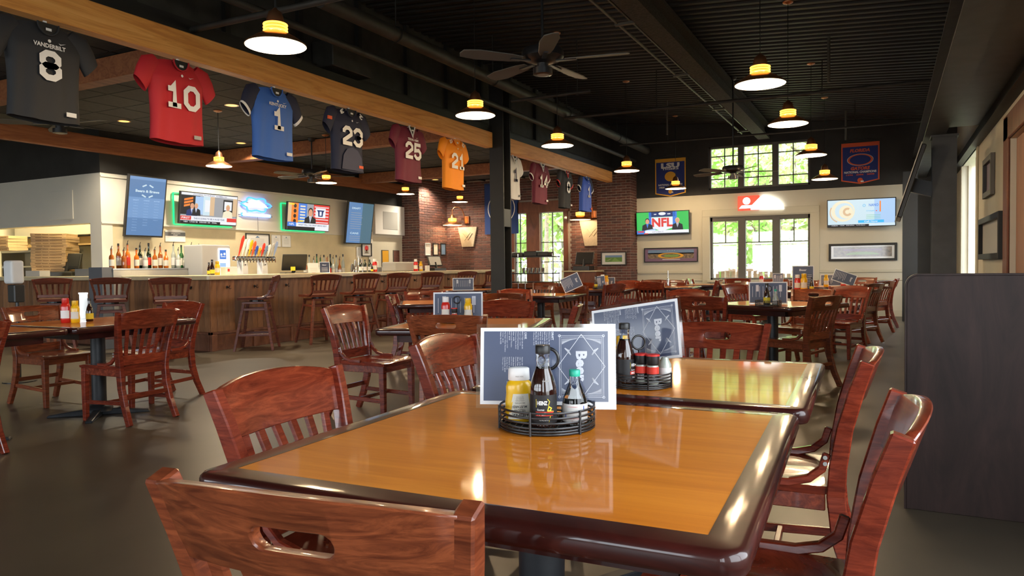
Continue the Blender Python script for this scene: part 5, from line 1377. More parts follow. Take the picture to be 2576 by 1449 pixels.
# blue-white neon sign on the bar wall
ng = thing('neon_sign', 'blue and white neon sign between the two bar televisions', 'neon sign', M=fx((XW+.05, 11.24, 2.49)))
def blob(pts, r, mat, nm): MB().tube([(x, y, 0) for x, y in pts], r, 8, closed=True).obj(nm, mat, ng, smooth=60)
m = MB(); out = []
for i in range(36):
    a = 2*math.pi*i/36; rr = 1+.16*math.cos(6*a); out.append((.36*rr*math.cos(a), .135*rr*math.sin(a)+.045))
blob(out, .018, 'neonblue', 'outline_tube')
m = MB()
for q in range(5): m.tube([(-.30+.03*q, .015+.016*q, .008), (-.1, .03+.018*q, .01), (.05, .05+.018*q, .01), (.30-.02*q, .0+.014*q, .008)], .012, 8)
m.obj('script_tube', 'neonwhite', ng, smooth=60)
MB().tube([(-.36,-.17,0),(.36,-.17,0)], .028, 10).obj('bar_tube', 'neonwhite', ng, smooth=60); MB().tube([(-.40,-.15,-.01),(.40,-.15,-.01),(.40,-.19,-.01),(-.40,-.19,-.01)], .014, 8, closed=True).obj('bar_outline', 'neonblue', ng, smooth=60)
MB().tube([(-.46,.10,-.02),(.46,.02,-.02)], .006, 6).obj('support_rod', 'blackmetal', ng); MB().tube([(-.46,-.18,-.02),(.46,-.18,-.02)], .006, 6).obj('support_rod', 'blackmetal', ng); MB().tube([(.06,-.2,-.03),(.06,-.5,-.03)], .003, 5).obj('power_cord', 'ink', ng)
# red and white lit sign over the far window
rs = thing('lit_sign', 'red and white glowing sign above the far window', 'sign', M=fy((-2.63, YB-.03, 2.60)))
MB().box(-.51, -.02, -.17, .17, -.02, .03).obj('red_panel', 'signred', rs, bevel=.006)
m = MB(); m.disc(-.31, .05, .085, .033); m.prism([(-.42,-.05),(-.18,-.05),(-.14,-.12),(-.48,-.12)], .031, .035); m.obj('white_emblem', 'signwhite', rs)
m = MB(); m.prism([(-.22,-.16),(.52,-.18),(.50,-.06),(.40,.06),(.24,.14),(.06,.18),(-.04,.10),(-.12,.02),(-.2,-.06)], -.01, .045); m.obj('white_script_panel', 'signwhite', rs, bevel=.01)
# exit sign
ex = thing('exit_sign', 'hanging exit sign with red letters at top right', 'exit sign', M=frame((.78, 7.9, 3.30), (.35,-.94,0), (-.94,-.35,0)))
MB().box(-.17, .17, -.10, .10, -.02, .02).obj('case', 'lightgray', ex, bevel=.006)
for sgn in (1,):
    m = MB(); m.text('EXIT', 0, 0, .26, .13, .022, bold=.03); m.obj('letters', 'exitred', ex)
# ================================================================== WALL DECOR
def framed(M, w, h, fmat, fw, label, art, cat='picture', glass=False, depth=.025, name='framed_picture'):
    t = thing(name, label, cat, M=M)
    m = MB(); m.box(-w/2, -w/2+fw, -h/2, h/2, 0, depth); m.box(w/2-fw, w/2, -h/2, h/2, 0, depth); m.box(-w/2+fw, w/2-fw, h/2-fw, h/2, 0, depth); m.box(-w/2+fw, w/2-fw, -h/2, -h/2+fw, 0, depth); m.obj('frame', fmat, t, bevel=.003)
    groups = {}
    def put(mat):
        if mat not in groups: groups[mat] = MB()
        return groups[mat]
    art(put, w-2*fw, h-2*fw)
    al = MB(); mats = []
    for mt, g in groups.items():
        al.cur = len(mats); mats.append(mt); al.add([(x, y, .006+z*.0008) for x, y, z in g.v], g.f)
    al.obj('print', mats, t)
    if glass: MB().rect(-w/2+fw, w/2-fw, -h/2+fw, h/2-fw, depth-.006).obj('glazing', 'picglass', t)
    return t
def art_stadium(put, w, h):
    put('picplum').rect(-w/2, w/2, -h/2, h/2, 0); a, b = w*.44, h*.40
    put('picsky').rect(-a, a, h*.08, b, 1); put('picbrown').rect(-a, a, -h*.28, h*.16, 1)
    put('picfield').face([(-w*.12,-h*.16,2),(w*.14,-h*.16,2),(w*.16,h*.02,2),(-w*.12,h*.02,2)]); put('print_gold').annulus(0, -h*.06, w*.19, w*.25, 2, asp=.22)
    put('print_white').rect(-w*.16, w*.18, -h*.37, -h*.33, 2)
    for k in range(4): put('print_white').disc(-w*.06+w*.045*k, h*.33, h*.02, 2)
def art_field(put, w, h):
    put('picmat').rect(-w/2, w/2, -h/2, h/2, 0); put('picbrown').rect(-w*.46, w*.46, -h*.36, h*.40, 1); put('picfield').disc(0, -h*.2, w*.26, 2, ry=h*.22, a0=0, a1=180, n=20); put('picplum').rect(-w*.3, w*.3, h*.1, h*.25, 2); put('paper').rect(-w*.08, w*.08, -h*.48, -h*.42, 2)
def art_golf(put, w, h):
    put('picmat').rect(-w/2, w/2, -h/2, h/2, 0); put('picsky').rect(-w*.36, w*.36, -h*.28, h*.28, 1); put('picgreen').rect(-w*.36, w*.36, -h*.28, h*.10, 2); put('picfield').face([(-w*.1,-h*.28,3),(w*.3,-h*.28,3),(w*.05,h*.08,3)]); put('ceramic').face([(-w*.36,-h*.22,3),(-w*.05,h*.05,3),(-w*.2,-h*.15,3)])
def art_doc(put, w, h):
    put('paper').rect(-w/2, w/2, -h/2, h/2, 0)
    for k in range(6): put('lightgray').rect(-w*.3, w*.3, h*(.2-.09*k), h*(.22-.09*k), 1)
    put('picsky').face([(-w*.1,h*.28,1),(w*.1,h*.28,1),(0,h*.42,1)])
def art_rose(put, w, h):
    put('picmat').rect(-w/2, w/2, -h/2, h/2, 0); put('lightgray').rect(-w*.3, w*.3, -h*.36, h*.36, 1); put('print_red').disc(0, h*.12, w*.2, 2); put('picbrown').face([(-w*.2,-h*.3,2),(w*.2,-h*.3,2),(w*.05,0,2),(-w*.05,0,2)])
def art_red(put, w, h): put('picmat').rect(-w/2, w/2, -h/2, h/2, 0); put('print_red').rect(-w*.3, w*.3, -h*.36, h*.36, 1)
def art_tint(mat):
    def f(put, w, h): put(mat).rect(-w/2, w/2, -h/2, h/2, 0)
    return f
framed(fy((-4.755, YB-.026, 1.422)), 1.34, .36, 'black', .022, 'long framed stadium photograph under the red-lettered television', art_stadium)
framed(fy((-.49, YB-.026, 1.407)), 1.36, .385, 'black', .05, 'long black-framed picture under the pale-screened television', art_field, glass=True)
framed(fy((-6.055, YP-.03, 1.35)), .66, .34, 'black', .024, 'black-framed landscape picture on the brick pillar', art_golf)
framed(fx((XW+.005, 11.29, 1.76)), .66, .36, 'black', .02, 'certificate in black frame behind the beer taps', art_doc)
for k, (y, lb) in enumerate(((11.83, 'white notice sheet right of the framed certificate'), (12.13, 'white notice sheet farther right, near the register'))):
    framed(fx((XW-.008, y, 1.80)), .27, .26, 'lightgray', .006, lb, art_doc, cat='notice', depth=.012, name='notice_sheet')
framed(fx((XW-.008, at_x(903, 635, XW).y, at_x(903, 635, XW).z)), .18, .28, 'paper', .004, 'white paper notice left of the rose print', art_doc, cat='notice', depth=.01, name='notice_sheet')
framed(fx((XW+.02, 14.89, 1.655)), .40, .34, 'black', .022, 'black-framed rose print at end of the bar wall', art_rose)
framed(fx((XW+.02, 14.93, 2.29)), .36, .34, 'black', .022, 'black-framed red print partly behind the dim drinks board', art_red)
sg = thing('wall_plaque', 'white plaque with grey band below the blue drinks board', 'plaque', M=fx((XW-.01, 9.30, 1.83)))
m = MB(); m.prism([(-.215,-.11),(.215,-.11),(.215,.09),(.1,.115),(-.1,.115),(-.215,.09)], 0, .012); m.obj('board', 'paper', sg); MB().rect(-.215, .215, -.005, .065, .013).obj('grey_band', 'graybox', sg)
m = MB(); m.text('WATCH', 0, .042, .2, .022, .014); m.text('FREE', 0, .012, .09, .02, .014); m.obj('lettering', 'paper', sg)
# documents on the brick side wall
for k, (px, fm, mt, lb) in enumerate(((1074, 'paper', 'paper', 'white sheet on the brick side wall, leftmost of three'), (1094, 'black', 'labelcream', 'black-framed cream certificate on the brick side wall'), (1113, 'black', 'picsky', 'black-framed bluish certificate on the brick side wall, nearest the corner'))):
    a = at_x(px, 627, XA); framed(fx((XA+.016, a.y, a.z)), .26, .34, fm, .02, lb, art_tint(mt))
# carved stone keystones
for k, (x, lb) in enumerate(((-10.54, 'carved stone keystone on the brick left of the column'), (-6.78, 'carved stone keystone on the brick left of the pillar'))):
    t = thing('stone_keystone', lb, 'wall ornament', M=fy((x, YB-.016, 2.03)), group='carved stone keystones'); s = 1.0 if k == 0 else 1.22
    m = MB(); m.prism([(-.31*s,.28*s),(.31*s,.28*s),(.19*s,-.28*s),(-.19*s,-.28*s)], 0, .05); m.obj('block', 'ceramic', t, bevel=.008)
    m = MB(); m.tube([(-.15,.1,.052),(-.05,-.02,.056),(.02,-.08,.056),(.1,.02,.056),(.16,.1,.052)], .01, 6); m.tube([(-.1,-.1,.052),(0,.02,.056),(.1,.12,.052)], .008, 6); m.obj('relief', 'ceramic', t, smooth=60)
# right wall frames
framed(fxr((XR-.005, 12.25, 2.36)), .95, .56, 'winframe', .08, 'upper grey-framed picture on the right wall', art_tint('picplum'), depth=.05)
framed(fxr((XR-.005, 12.02, 1.50)), 2.3, .60, 'black', .08, 'large black-framed mirror-like picture on the right wall', art_tint('picmat'), glass=True, depth=.06)

# ================================================================== BANNERS
def banner(M, w, h, mat, edge, label, art, point=.08, top=.08):
    t = thing('banner', label, 'banner', M=M)
    def outline(e): return [(-w/2+e, h/2-e), (-w/2+e, -h/2+point+e*.6), (0, -h/2+e), (w/2-e, -h/2+point+e*.6), (w/2-e, h/2-e)]
    MB().prism(outline(0)[::-1], -.006, 0).obj('border_cloth', edge, t)
    o = outline(.028); o[0] = (o[0][0], h/2-top); o[-1] = (o[-1][0], h/2-top)
    m = MB(); m.face([(x, y, .0015) for x, y in o]); m.obj('field_cloth', mat, t)
    groups = {}
    def put(mt):
        if mt not in groups: groups[mt] = MB()
        return groups[mt]
    art(put)
    al = MB(); mats = []
    for mt, g in groups.items(): al.cur = len(mats); mats.append(mt); al.add([(x, y, .003+z*.001) for x, y, z in g.v], g.f)
    al.obj('print', mats, t)
    MB().tube([(-w/2,h/2,.0),(w/2,h/2,.0)], .008, 6).obj('hanging_rod', edge, t); MB().tube([(-w/2,h/2,0),(0,h/2+.09,0),(w/2,h/2,0)], .003, 5).obj('cord', 'ink', t)
    return t
def art_l(put):
    put('print_white').text('LSU', 0, .30, .46, .13, 0, bold=.06); put('print_white').text('TIGERS', 0, .215, .42, .045, 0, bold=.04)
    put('print_gold').disc(0, .03, .14, 0, ry=.12)
    put('print_white').text('NATIONAL CHAMPIONS', 0, -.17, .6, .045, 0, bold=.03); put('print_white').text('1958   2003   2007', 0, -.235, .56, .045, 0, bold=.03)
    put('print_gold').disc(.0, -.34, .05, 0); put('print_white').rect(.02, .07, -.375, -.345, 1)
def art_f(put):
    put('print_orange').text('FLORIDA', 0, .285, .40, .075, 0, bold=.05, shear=.2)
    put('print_orange').annulus(0, .08, .21, .25, 0, asp=.5, n=40); put('print_white').annulus(0, .08, .252, .262, 0, asp=.5, n=40)
    put('print_orange').text('GATORS', 0, -.105, .38, .075, 0, bold=.05, shear=.2); put('print_white').text('NATIONAL CHAMPIONS', 0, -.185, .64, .05, 0, bold=.04); put('print_orange').text('1996   2006   2008', 0, -.245, .56, .035, 0, bold=.03)
    put('print_orange').disc(0, -.37, .055, 0); put('print_white').rect(.01, .07, -.41, -.38, 1)
banner(fy((-4.755, YB-.02, 3.32)), .76, .93, 'fabric_banner', 'print_gold', 'navy pennant banner with gold edge on the black upper wall', art_l)
banner(fy((-.535, YB-.02, 3.355)), .76, .90, 'fabric_banner', 'print_orange', 'navy pennant banner with orange edge on the black upper wall', art_f)
def art_i(put):
    put('print_white').annulus(0, .0, .40, .425, 0); put('print_gold').disc(-.02, 0, .30, 0, n=32); put('fabric_indy').rect(-.31, .29, .09, .12, 1); put('fabric_indy').rect(-.31, .29, -.11, -.08, 1); put('fabric_indy').rect(-.03, .0, -.3, .3, 1); put('ceramic').disc(.16, 0, .14, 2)
banner(fy((-9.45, YB-.06, 2.78)), 1.05, 1.40, 'fabric_indy', 'fabric_indy', 'large blue hanging banner with ring emblem behind the black column', art_i, point=0, top=.03)

# ================================================================== BACK-LEFT FURNITURE
rk = thing('wire_rack', 'black wire service rack with tubs in front of the tall windows', 'rack', (-8.0, 16.9, 0))
for z in (.35, .78, 1.0, 1.42): MB().box(-.95, .6, -.22, .22, z-.012, z+.012).obj('rack_shelf', 'blackmetal', rk)
for x in (-.93, -.38, .58):
    for y in (-.2, .2): MB().tube([(x,y,0),(x,y,1.5)], .014, 8).obj('post', 'chrome', rk)
for k, (x, z, w, h, mt) in enumerate(((-.75, 1.435, .25, .12, 'lightgray'), (-.42, 1.435, .3, .10, 'plastic'), (-.05, 1.435, .35, .13, 'plastic'), (.3, 1.435, .3, .11, 'plastic'))):
    o = MB().box(-w/2, w/2, -.18, .18, 0, h).obj('storage_tub', mt, bevel=.015, M=Matrix.Translation((-8.0+x, 16.9, z))); tag(o, '%s storage tub on the wire rack, %s from the left' % ('grey' if mt == 'lightgray' else 'black', ORD[k]), 'tub', 'tubs on the wire rack')
for k in range(6):
    o = MB().lathe([(.03,0),(.042,.13),(.038,.13),(.03,.01)], 12).obj('glass_tumbler', 'chrome', smooth=40, M=Matrix.Translation((-8.3+.11*k, 16.85, 1.013))); tag(o, 'drinking glass on the middle rack shelf, %s from the left' % ORD[k], 'glass', 'glasses on the rack')
sv = thing('service_stand', 'brown wooden service stand with light top left of the brick pillar', 'cabinet', (-6.75, 17.15, 0))
MB().box(-.45, .4, -.25, .3, 0, 1.03).obj('body', 'redwood', sv, bevel=.005); MB().box(-.5, .43, -.3, .3, 1.03, 1.06).obj('top', 'counter', sv, bevel=.005)

# ================================================================== TABLE-TOP THINGS
ZT = .7705
def make_caddy():
    t = thing('condiment_caddy', 'x', 'caddy')
    for i, z in enumerate((.004, .018, .030, .042, .054)):
        if i > 9: continue
        m = MB(); m.tube([(.118*math.cos(R(a)), .118*math.sin(R(a)), z) for a in range(0, 360, 9)], .0028, 6, closed=True); m.obj('wire_ring', 'blackmetal', t, smooth=60)
    m = MB()
    for i in range(-6, 7):
        u = i*.0175; L = math.sqrt(max(0, .115**2-u*u)); m.tube([(-L,u,.010),(L,u,.010)], .002, 5); m.tube([(u,-L,.010),(u,L,.010)], .002, 5)
    m.tube([(.117*math.cos(R(a)), 0.117*math.sin(R(a)), .010) for a in range(0, 360, 9)], .0028, 6, closed=True)
    o = m.obj('mesh_floor', 'blackmetal', t, smooth=60)
    for a in range(20, 380, 60):
        m = MB(); x, y = .121*math.cos(R(a)), .121*math.sin(R(a)); m.tube([(x,y,0),(x,y,.057)], .003, 6); m.obj('upright', 'blackmetal', t)
    m = MB(); m.tube([(0,.02,.010),(0,.02,.14)], .003, 6); m.tube([(.027*math.cos(R(a)), .02, .167+.027*math.sin(R(a))) for a in range(0, 360, 20)], .0042, 8, closed=True); m.obj('loop_handle', 'blackmetal', t, smooth=60)
    capture(t); return t
cad = make_caddy(); _cu = [0]
def caddy(x, y, label, rz=0, s=1.0):
    M = TR(x, y, ZT, rz) @ Matrix.Scale(s, 4)
    if not _cu[0]: _cu[0] = 1; cad.matrix_basis = M; cad['label'] = label; cad['group'] = 'wire condiment caddies'; return cad
    return clone(cad, M, label, 'wire condiment caddies')
def cyl(rad, z0=0):
    return lambda x, y: (rad*math.sin(x/rad), -rad*math.cos(x/rad), y+z0)
def band(m, rad, x0, x1, z0, z1, n=10):
    m.grid(lambda u, v: (rad*math.sin((x0+(x1-x0)*u)/rad), -rad*math.cos((x0+(x1-x0)*u)/rad), z0+(z1-z0)*v), n, 1)
def band_poly(m, rad, pts):
    m.face([(rad*math.sin(x/rad), -rad*math.cos(x/rad), z) for x, z in pts])
CAMYAW = R(21)
caddy(-.775, 1.70, 'black wire caddy with mustard, vinegar and hot sauce on the nearest table', R(15), 1.02)
Z0 = ZT+.0125
# mustard bottle, cap up, label upside down
t = thing('mustard_bottle', 'yellow mustard bottle with white cap and upside-down label, nearest table', 'bottle', M=TR(-.842, 1.675, Z0, CAMYAW+R(10)) @ Matrix.Diagonal((1, 1, .86, 1)))
m = MB(); m.lathe([(.030,0),(.034,.003),(.036,.03),(.036,.06),(.0335,.085),(.034,.105),(.030,.118),(.023,.124)], 28, 1.0, .62); m.obj('body', 'mustard', t, smooth=45)
m = MB(); m.lathe([(.0235,.123),(.0255,.125),(.0245,.158),(.021,.161)], 24, 1.1, .72); c = m.obj('cap', 'whitecap', t, smooth=45)
m = MB(); m.text('PRESS HERE', 0, .136, .02, .004, fn=lambda x, y: (x, -.0193, y)); m.obj('cap_print', 'lightgray', c)
fl = lambda off: (lambda x, y: (x, -(.0226+off)*math.sqrt(max(.05, 1-(x/.0365)**2)), y))
m = MB(); P = [(-.030,.012),(.030,.012),(.022,.085),(-.017,.085)]
m.grid(lambda u, v: fl(.0004)((-.030+.013*v)+(.060-.021*v)*u, .010+.075*v), 10, 1); m.obj('label', 'labelcream', t)
m = MB()
for a, b in ((0, .0012),):
    m.text('YELLOW', 0, .036, .030, .0075, rot=180, fn=fl(.0012)); m.text('MUSTARD', 0, .047, .036, .0075, rot=180, fn=fl(.0012)); m.text('100% NATURAL', 0, .058, .026, .004, rot=180, fn=fl(.0012), bold=.0); m.text('HEINZ', 0, .022, .042, .009, rot=180, fn=fl(.0012), bold=.04)
    for k in range(3): m.text(['A GOURMET BLEND', 'NO PRESERVATIVES', 'NET WT 8 OZ'][k], 0, .065+.0055*k, .022-.002*k, .0025, rot=180, fn=fl(.0012), bold=0)
m.obj('label_print', 'ink', t)
# malt vinegar bottle
def malt(x, y, rz, label, full=.105):
    t = thing('vinegar_bottle', label, 'bottle', M=TR(x, y, Z0, rz), group='tall malt vinegar bottles')
    m = MB(); m.lathe([(.030,0),(.0335,.003),(.0335,.088),(.0325,.10),(.026,.125),(.0185,.145)], 28); m.obj('body', 'vinegar', t, smooth=45)
    m = MB(); m.lathe([(.0186,.145),(.0165,.155),(.0160,.176),(.0170,.178),(.0170,.182)], 24); m.obj('neck', 'clearglass', t, smooth=45)
    m = MB(); m.lathe([(.0182,.181),(.0186,.183),(.0186,.2),(.017,.202)], 28); m.obj('cap', 'blackcap', t, smooth=45)
    m = MB(); m.lathe([(.0338,.012),(.0338,.082)], 32, cap=False); lb = m.obj('label', 'labelblack', t, smooth=45)
    r = .0342
    m = MB(); band_poly(m, r, [(-.020,.052),(.012,.056),(.016,.066),(.010,.073),(-.020,.072)]); m.T = None; m.obj('yellow_shield', 'labelyellow', lb)
    m = MB(); band_poly(m, r+.0004, [(-.0185,.054),(.0105,.0575),(.0140,.066),(.009,.0715),(-.0185,.0705)]); m.obj('black_shield', 'labelblack', lb)
    m = MB(); m.text('HEINZ', -.004, .063, .026, .010, fn=cyl(r+.0008), bold=.05); m.text('Gourmet', -.008, .0465, .018, .005, fn=cyl(r+.0008)); m.obj('white_print', 'print_white', lb)
    m = MB(); band(m, r+.0004, -.021, .026, .031, .042); m.obj('red_band', 'labelred', lb)
    m = MB(); m.text('MALT', -.006, .0365, .022, .0072, fn=cyl(r+.0008), bold=.04); m.text('VINEGAR', 0, .022, .026, .005, fn=cyl(r+.0006)); m.obj('band_print', 'print_white', lb)
    m = MB(); band_poly(m, r, [(.012,.056),(.022,.050),(.018,.044),(.028,.042),(.012,.014),(.016,.032),(.008,.044)]); m.obj('yellow_bolt', 'labelyellow', lb)
    m = MB(); m.text('DOUBLE AGED', .006, .116, .018, .004, fn=lambda x, y: (.0295*math.sin(x/.0295), -.0295*math.cos(x/.0295), y)); m.obj('glass_print', 'lightgray', t)
    return t
malt(-.760, 1.645, CAMYAW+R(6), 'dark malt vinegar bottle in the nearest caddy, between mustard and hot sauce')
# hot sauce
t = thing('hot_sauce_bottle', 'nearly empty clear hot sauce bottle with green cap, nearest caddy', 'bottle', M=TR(-.700, 1.705, Z0, CAMYAW) @ Matrix.Diagonal((1, 1, .81, 1)))
m = MB(); m.lathe([(.028,0),(.0315,.003),(.0315,.066),(.0295,.08),(.0195,.112),(.0135,.13),(.0125,.15)], 28); m.obj('glass_body', 'clearglass', t, smooth=45)
MB().lathe([(.0135,.148),(.014,.150),(.0138,.166),(.0125,.168)], 20).obj('cap', 'greencap', t, smooth=45)
MB().lathe([(.027,.003),(.029,.02)], 20).obj('sauce', 'orangeliq', t, smooth=45)
m = MB(); m.lathe([(.0319,.010),(.0319,.066)], 32, cap=False); lb = m.obj('label', 'paper', t, smooth=45)
m = MB(); band_poly(m, .0323, [(-.026,.036),(-.008,.040),(.010,.048),(.026,.062),(.026,.048),(.012,.034),(-.006,.027),(-.026,.024)]); m.obj('blue_swoosh', 'labelblue', lb)
m = MB(); m.text('Crystal', -.002, .0425, .044, .013, fn=cyl(.0328), bold=.02, rot=16); m.obj('script', 'print_white', lb)
m = MB(); m.text("LOUISIANA'S", -.006, .058, .026, .003, fn=cyl(.0326), bold=0); m.text('PURE HOT SAUCE', 0, .022, .03, .0035, fn=cyl(.0326), bold=0); m.text('6 FL OZ (177mL)', .004, .015, .024, .003, fn=cyl(.0326), bold=0); m.obj('red_print', 'labelred', lb)

# menus
MW, MH = .224, .372      # portrait sheet incl. clear margin
def menu_art(t, detail):
    w, h = .204, .350
    MB().box(-MW/2, MW/2, -MH/2, MH/2, -.0006, .0006).obj('clear_pouch', 'lamination', t)
    MB().rect(-w/2, w/2, -h/2, h/2, .001).obj('white_sheet', 'menuwhite', t)
    b = MB().box(-w/2, w/2, -h/2, h/2, -.0012, -.0009); b.obj('rear_sheet', 'menuwhite', t)
    nb = .0095; W2, H2 = w/2-nb, h/2-nb
    MB().rect(-W2, W2, -H2, H2, .0014).obj('navy_field', 'menunavy', t)
    m = MB(); z = .0018; top = H2-.012; bot = H2-.128; xl = W2-.012; cy = (top+bot)/2; lw = .0011
    for a, b2 in (((-xl,top),(xl,top)),((-xl,bot),(xl,bot)),((-xl,top),(-xl,bot)),((xl,top),(xl,bot))): m.line(a, b2, lw, z)
    e = .004
    for a, b2 in (((-xl+e,top-e),(xl-e,top-e)),((-xl+e,bot+e),(xl-e,bot+e)),((-xl+e,top-e),(-xl+e,bot+e)),((xl-e,top-e),(xl-e,bot+e))): m.line(a, b2, lw*.7, z)
    D = [(0, top+.004), (xl+.004, cy), (0, bot-.004), (-xl-.004, cy)]
    for a, b2 in zip(D, D[1:]+D[:1]): m.line(a, b2, lw*1.3, z+.0002)
    for sx in (-1, 1):
        for sy in (-1, 1):
            c = (sx*xl, top if sy > 0 else bot); m.annulus(c[0], c[1], .0022, .0036, z, n=12)
            for k in range(1, 17):
                u = k/17.0; p = (sx*(xl-e), cy+sy*((top-cy)*u)); L = (xl-e)*max(0, u-.08)
                # hatch lines parallel to the diamond side, clipped to the corner triangle
                x1 = sx*(xl*(1-u)+.010); y1 = cy+sy*(top-cy-e-.002)
                if u > .16: m.line((sx*(xl-e-.003), cy+sy*((top-cy-e-.002)*(u))), (sx*(xl-e-.003-(xl-.018)*(1-(1-u))*(1-u)), cy+sy*(top-cy-e-.002)*min(1, u+(1-u)*.98)), lw*.55, z)
            for q in (-1, 0, 1): m.line((sx*.030, cy+sy*.028), (sx*(.046+.002*q), cy+sy*(.040+.004*q)), .0028, z)
    m.text('Beer', 0, cy, .080, .030, z, bold=.045)
    if detail:
        def colm(x, y, head, lines, wd):
            if head: m.text(head, x-wd/2+.011, y, .022 if head == 'DRAFT' else .018, .0052, z, bold=.04); m.line((x-wd/2, y-.0045), (x-wd/2+.022, y-.0045), .0006, z)
            for k, s in enumerate(lines):
                L = min(wd, .0021*len(s)); m.text(s, x-wd/2+L/2, y-.0095-.0058*k, L, .0034, z, bold=.02 if k % 2 == 0 else 0)
        y0 = bot-.018
        colm(-.062, y0, 'DRAFT', ['Hideaway Ale  $6.00','+Cream Ale  +4.2%',"Bell's Cream Ale $6","+Cream Ale  +5.1%",'Mango Cart  $6.00','+Wheat Ale  +4.0%','Blue Moon  $6.25','+Wheat Beer +5.4%'], .058)
        colm(.004, y0-.012, None, ['Yuengling  $5.25','+Amber Lager +4.5%','Michelob Ultra  $5','+Light Lager +4.2%'], .056)
        y1 = y0-.072
        colm(-.062, y1, 'CANS', ['Miller High Life $2.00','+Light Lager +4.6%','Wicked Weed Dragonfruit','Watermelon Burst $6.50','+Sour  +4.5%','Urban South Paradise','Park  $5.50','+American Lager +4.5%','Hay Days I Think Therefore','I Amber  $6.00','+Amber Ale +5.2%'], .060)
        colm(.004, y1, None, ['Gayton 365  $6.00','+IPA  +6.2%','Ghost Train','Kaleidoscope  $9.00','+Kettle Sour +5.2%','Kolsch Chop','Strawberry  $7.00','+Fruit Ale +5.5%','Corona Extra  $5.00','+Pale Lager +4.5%'], .056)
        colm(.066, y1, None, ['Angry','Orchard  $6.00','+Hard Cider +5%','Busch N.A. $4.00','+Non-alcohol +0.5%','White Claw  $5.50','+Hard Seltzer +5%','Black Cherry, Mango'], .050)
    m.obj('printed_lettering', 'menuline', t)
def std_menu(M, label, detail=False):
    t = thing('beer_menu', label, 'menu', M=M, group='laminated beer menus'); menu_art(t, detail); return t
def stand(x, y, z, yaw, lean=6, roll=0):
    """sheet plane facing -y, local y up"""
    return Matrix.Translation((x, y, z)) @ Matrix.Rotation(R(yaw), 4, 'Z') @ Matrix.Rotation(R(90-lean), 4, 'X') @ Matrix.Rotation(R(roll), 4, 'Z')
def at_d(px, py, D): return EYE + ray(px, py)*D
c = at_d(1372, 921, 1.947); std_menu(stand(*c, 20, 8, -90), 'large laminated beer menu standing sideways on the nearest table', True)
c = at_d(1597, 838, 2.62); std_menu(stand(*c, -12, 8, -81), 'laminated beer menu tilted in the caddy of the second table', True)
# second table caddy
c2 = at_d(1612, 950, 2.49)
caddy(c2.x, c2.y, 'black wire caddy with grinders and vinegar on the second table', R(40), .87)
malt(c2.x-.045, c2.y-.035, R(85), 'amber-necked vinegar bottle in the second table caddy')
def grinder(x, y, label):
    t = thing('spice_grinder', label, 'grinder', M=TR(x, y, Z0, R(10)), group='red-topped spice grinders')
    MB().lathe([(.018,0),(.020,.003),(.020,.055),(.017,.066)], 18).obj('glass_jar', 'clearliq', t, smooth=45); MB().lathe([(.0205,.064),(.023,.07),(.0225,.095)], 18).obj('black_top', 'blackcap', t, smooth=45); MB().lathe([(.0235,.094),(.0235,.099),(.02,.1)], 18).obj('red_lid', 'redcap', t, smooth=45)
    m = MB(); m.lathe([(.0204,.035),(.0204,.058)], 20, cap=False); m.obj('red_label', 'labelred', t, smooth=45); m = MB(); m.lathe([(.0204,.012),(.0204,.035)], 20, cap=False); lb = m.obj('black_label', 'labelblack', t, smooth=45)
    m = MB(); m.text('SEA SALT', 0, .028, .022, .005, fn=cyl(.0208)); m.text('GRINDER', 0, .019, .026, .006, fn=cyl(.0208)); m.obj('label_print', 'print_white', lb)
grinder(c2.x+.008, c2.y-.02, 'red-topped spice grinder beside the amber-necked vinegar bottle')
grinder(c2.x+.050, c2.y-.028, 'red-topped salt grinder at the right of the second caddy')
t = thing('hot_sauce_bottle', 'small clear sauce bottle at right rim of the second caddy', 'bottle', M=TR(c2.x+.075, c2.y+.03, Z0, R(5)))
MB().lathe([(.02,0),(.022,.003),(.022,.06),(.012,.08),(.01,.085)], 16).obj('glass_body', 'clearliq', t, smooth=45); MB().lathe([(.0224,.012),(.0224,.05)], 18, cap=False).obj('label', 'paper', t, smooth=45)
squeeze(sq_m, c2.x-.075, c2.y+.03, Z0, R(20), .95, 'yellow mustard bottle peeping from behind the large menu, second table')

def far_menu(M, w, h, style, label):
    t = thing('beer_menu', label, 'menu', M=M, group='laminated beer menus')
    MB().box(-w/2, w/2, -h/2, h/2, -.001, .001).obj('white_sheet', 'menuwhite', t)
    e = .03*max(w, h); MB().rect(-w/2+e, w/2-e, -h/2+e, h/2-e, .0016).obj('navy_field', 'menunavy' if style != 'dark' else 'navy', t)
    m = MB(); z = .0022
    if style == 'tabs':
        for x in (-.28, .32): m.rect(w*x-.014, w*x+.014, h*.06, h*.36, z)
        for k in range(9): m.rect(w*(-.4+.09*k)-.002, w*(-.4+.09*k)+.002, -h*.2, h*.3, z)
    elif style == 'upright':
        m.text('Beer', 0, h*.33, w*.34, h*.09, z, bold=.03)
        for c in (-.3, 0, .3):
            for k in range(8): m.rect(w*c-w*.1, w*c+w*.1, h*(.12-.07*k), h*(.135-.07*k), z)
    else:
        m.text('Beer', w*.3, 0, w*.22, h*.16, z, rot=-90, bold=.03)
        for k in range(8): m.rect(w*(-.42+.065*k)-.0025, w*(-.42+.065*k)+.0025, -h*.3+.02*(k % 3), h*.36, z)
    m.obj('printed_lettering', 'menuline', t)
    return t
def fm(px, py, D, yaw, roll, w, h, style, label, lean=6):
    c = at_d(px, py, D); hz = h/2*math.cos(R(roll))+w/2*abs(math.sin(R(roll))); far_menu(stand(c.x, c.y, .772+hz*.995, yaw, lean, roll), w, h, style, label)
fm(1152, 752, 5.5, 26, 0, .372, .222, 'tabs', 'propped menu behind the ketchup and mustard on the rotated table')
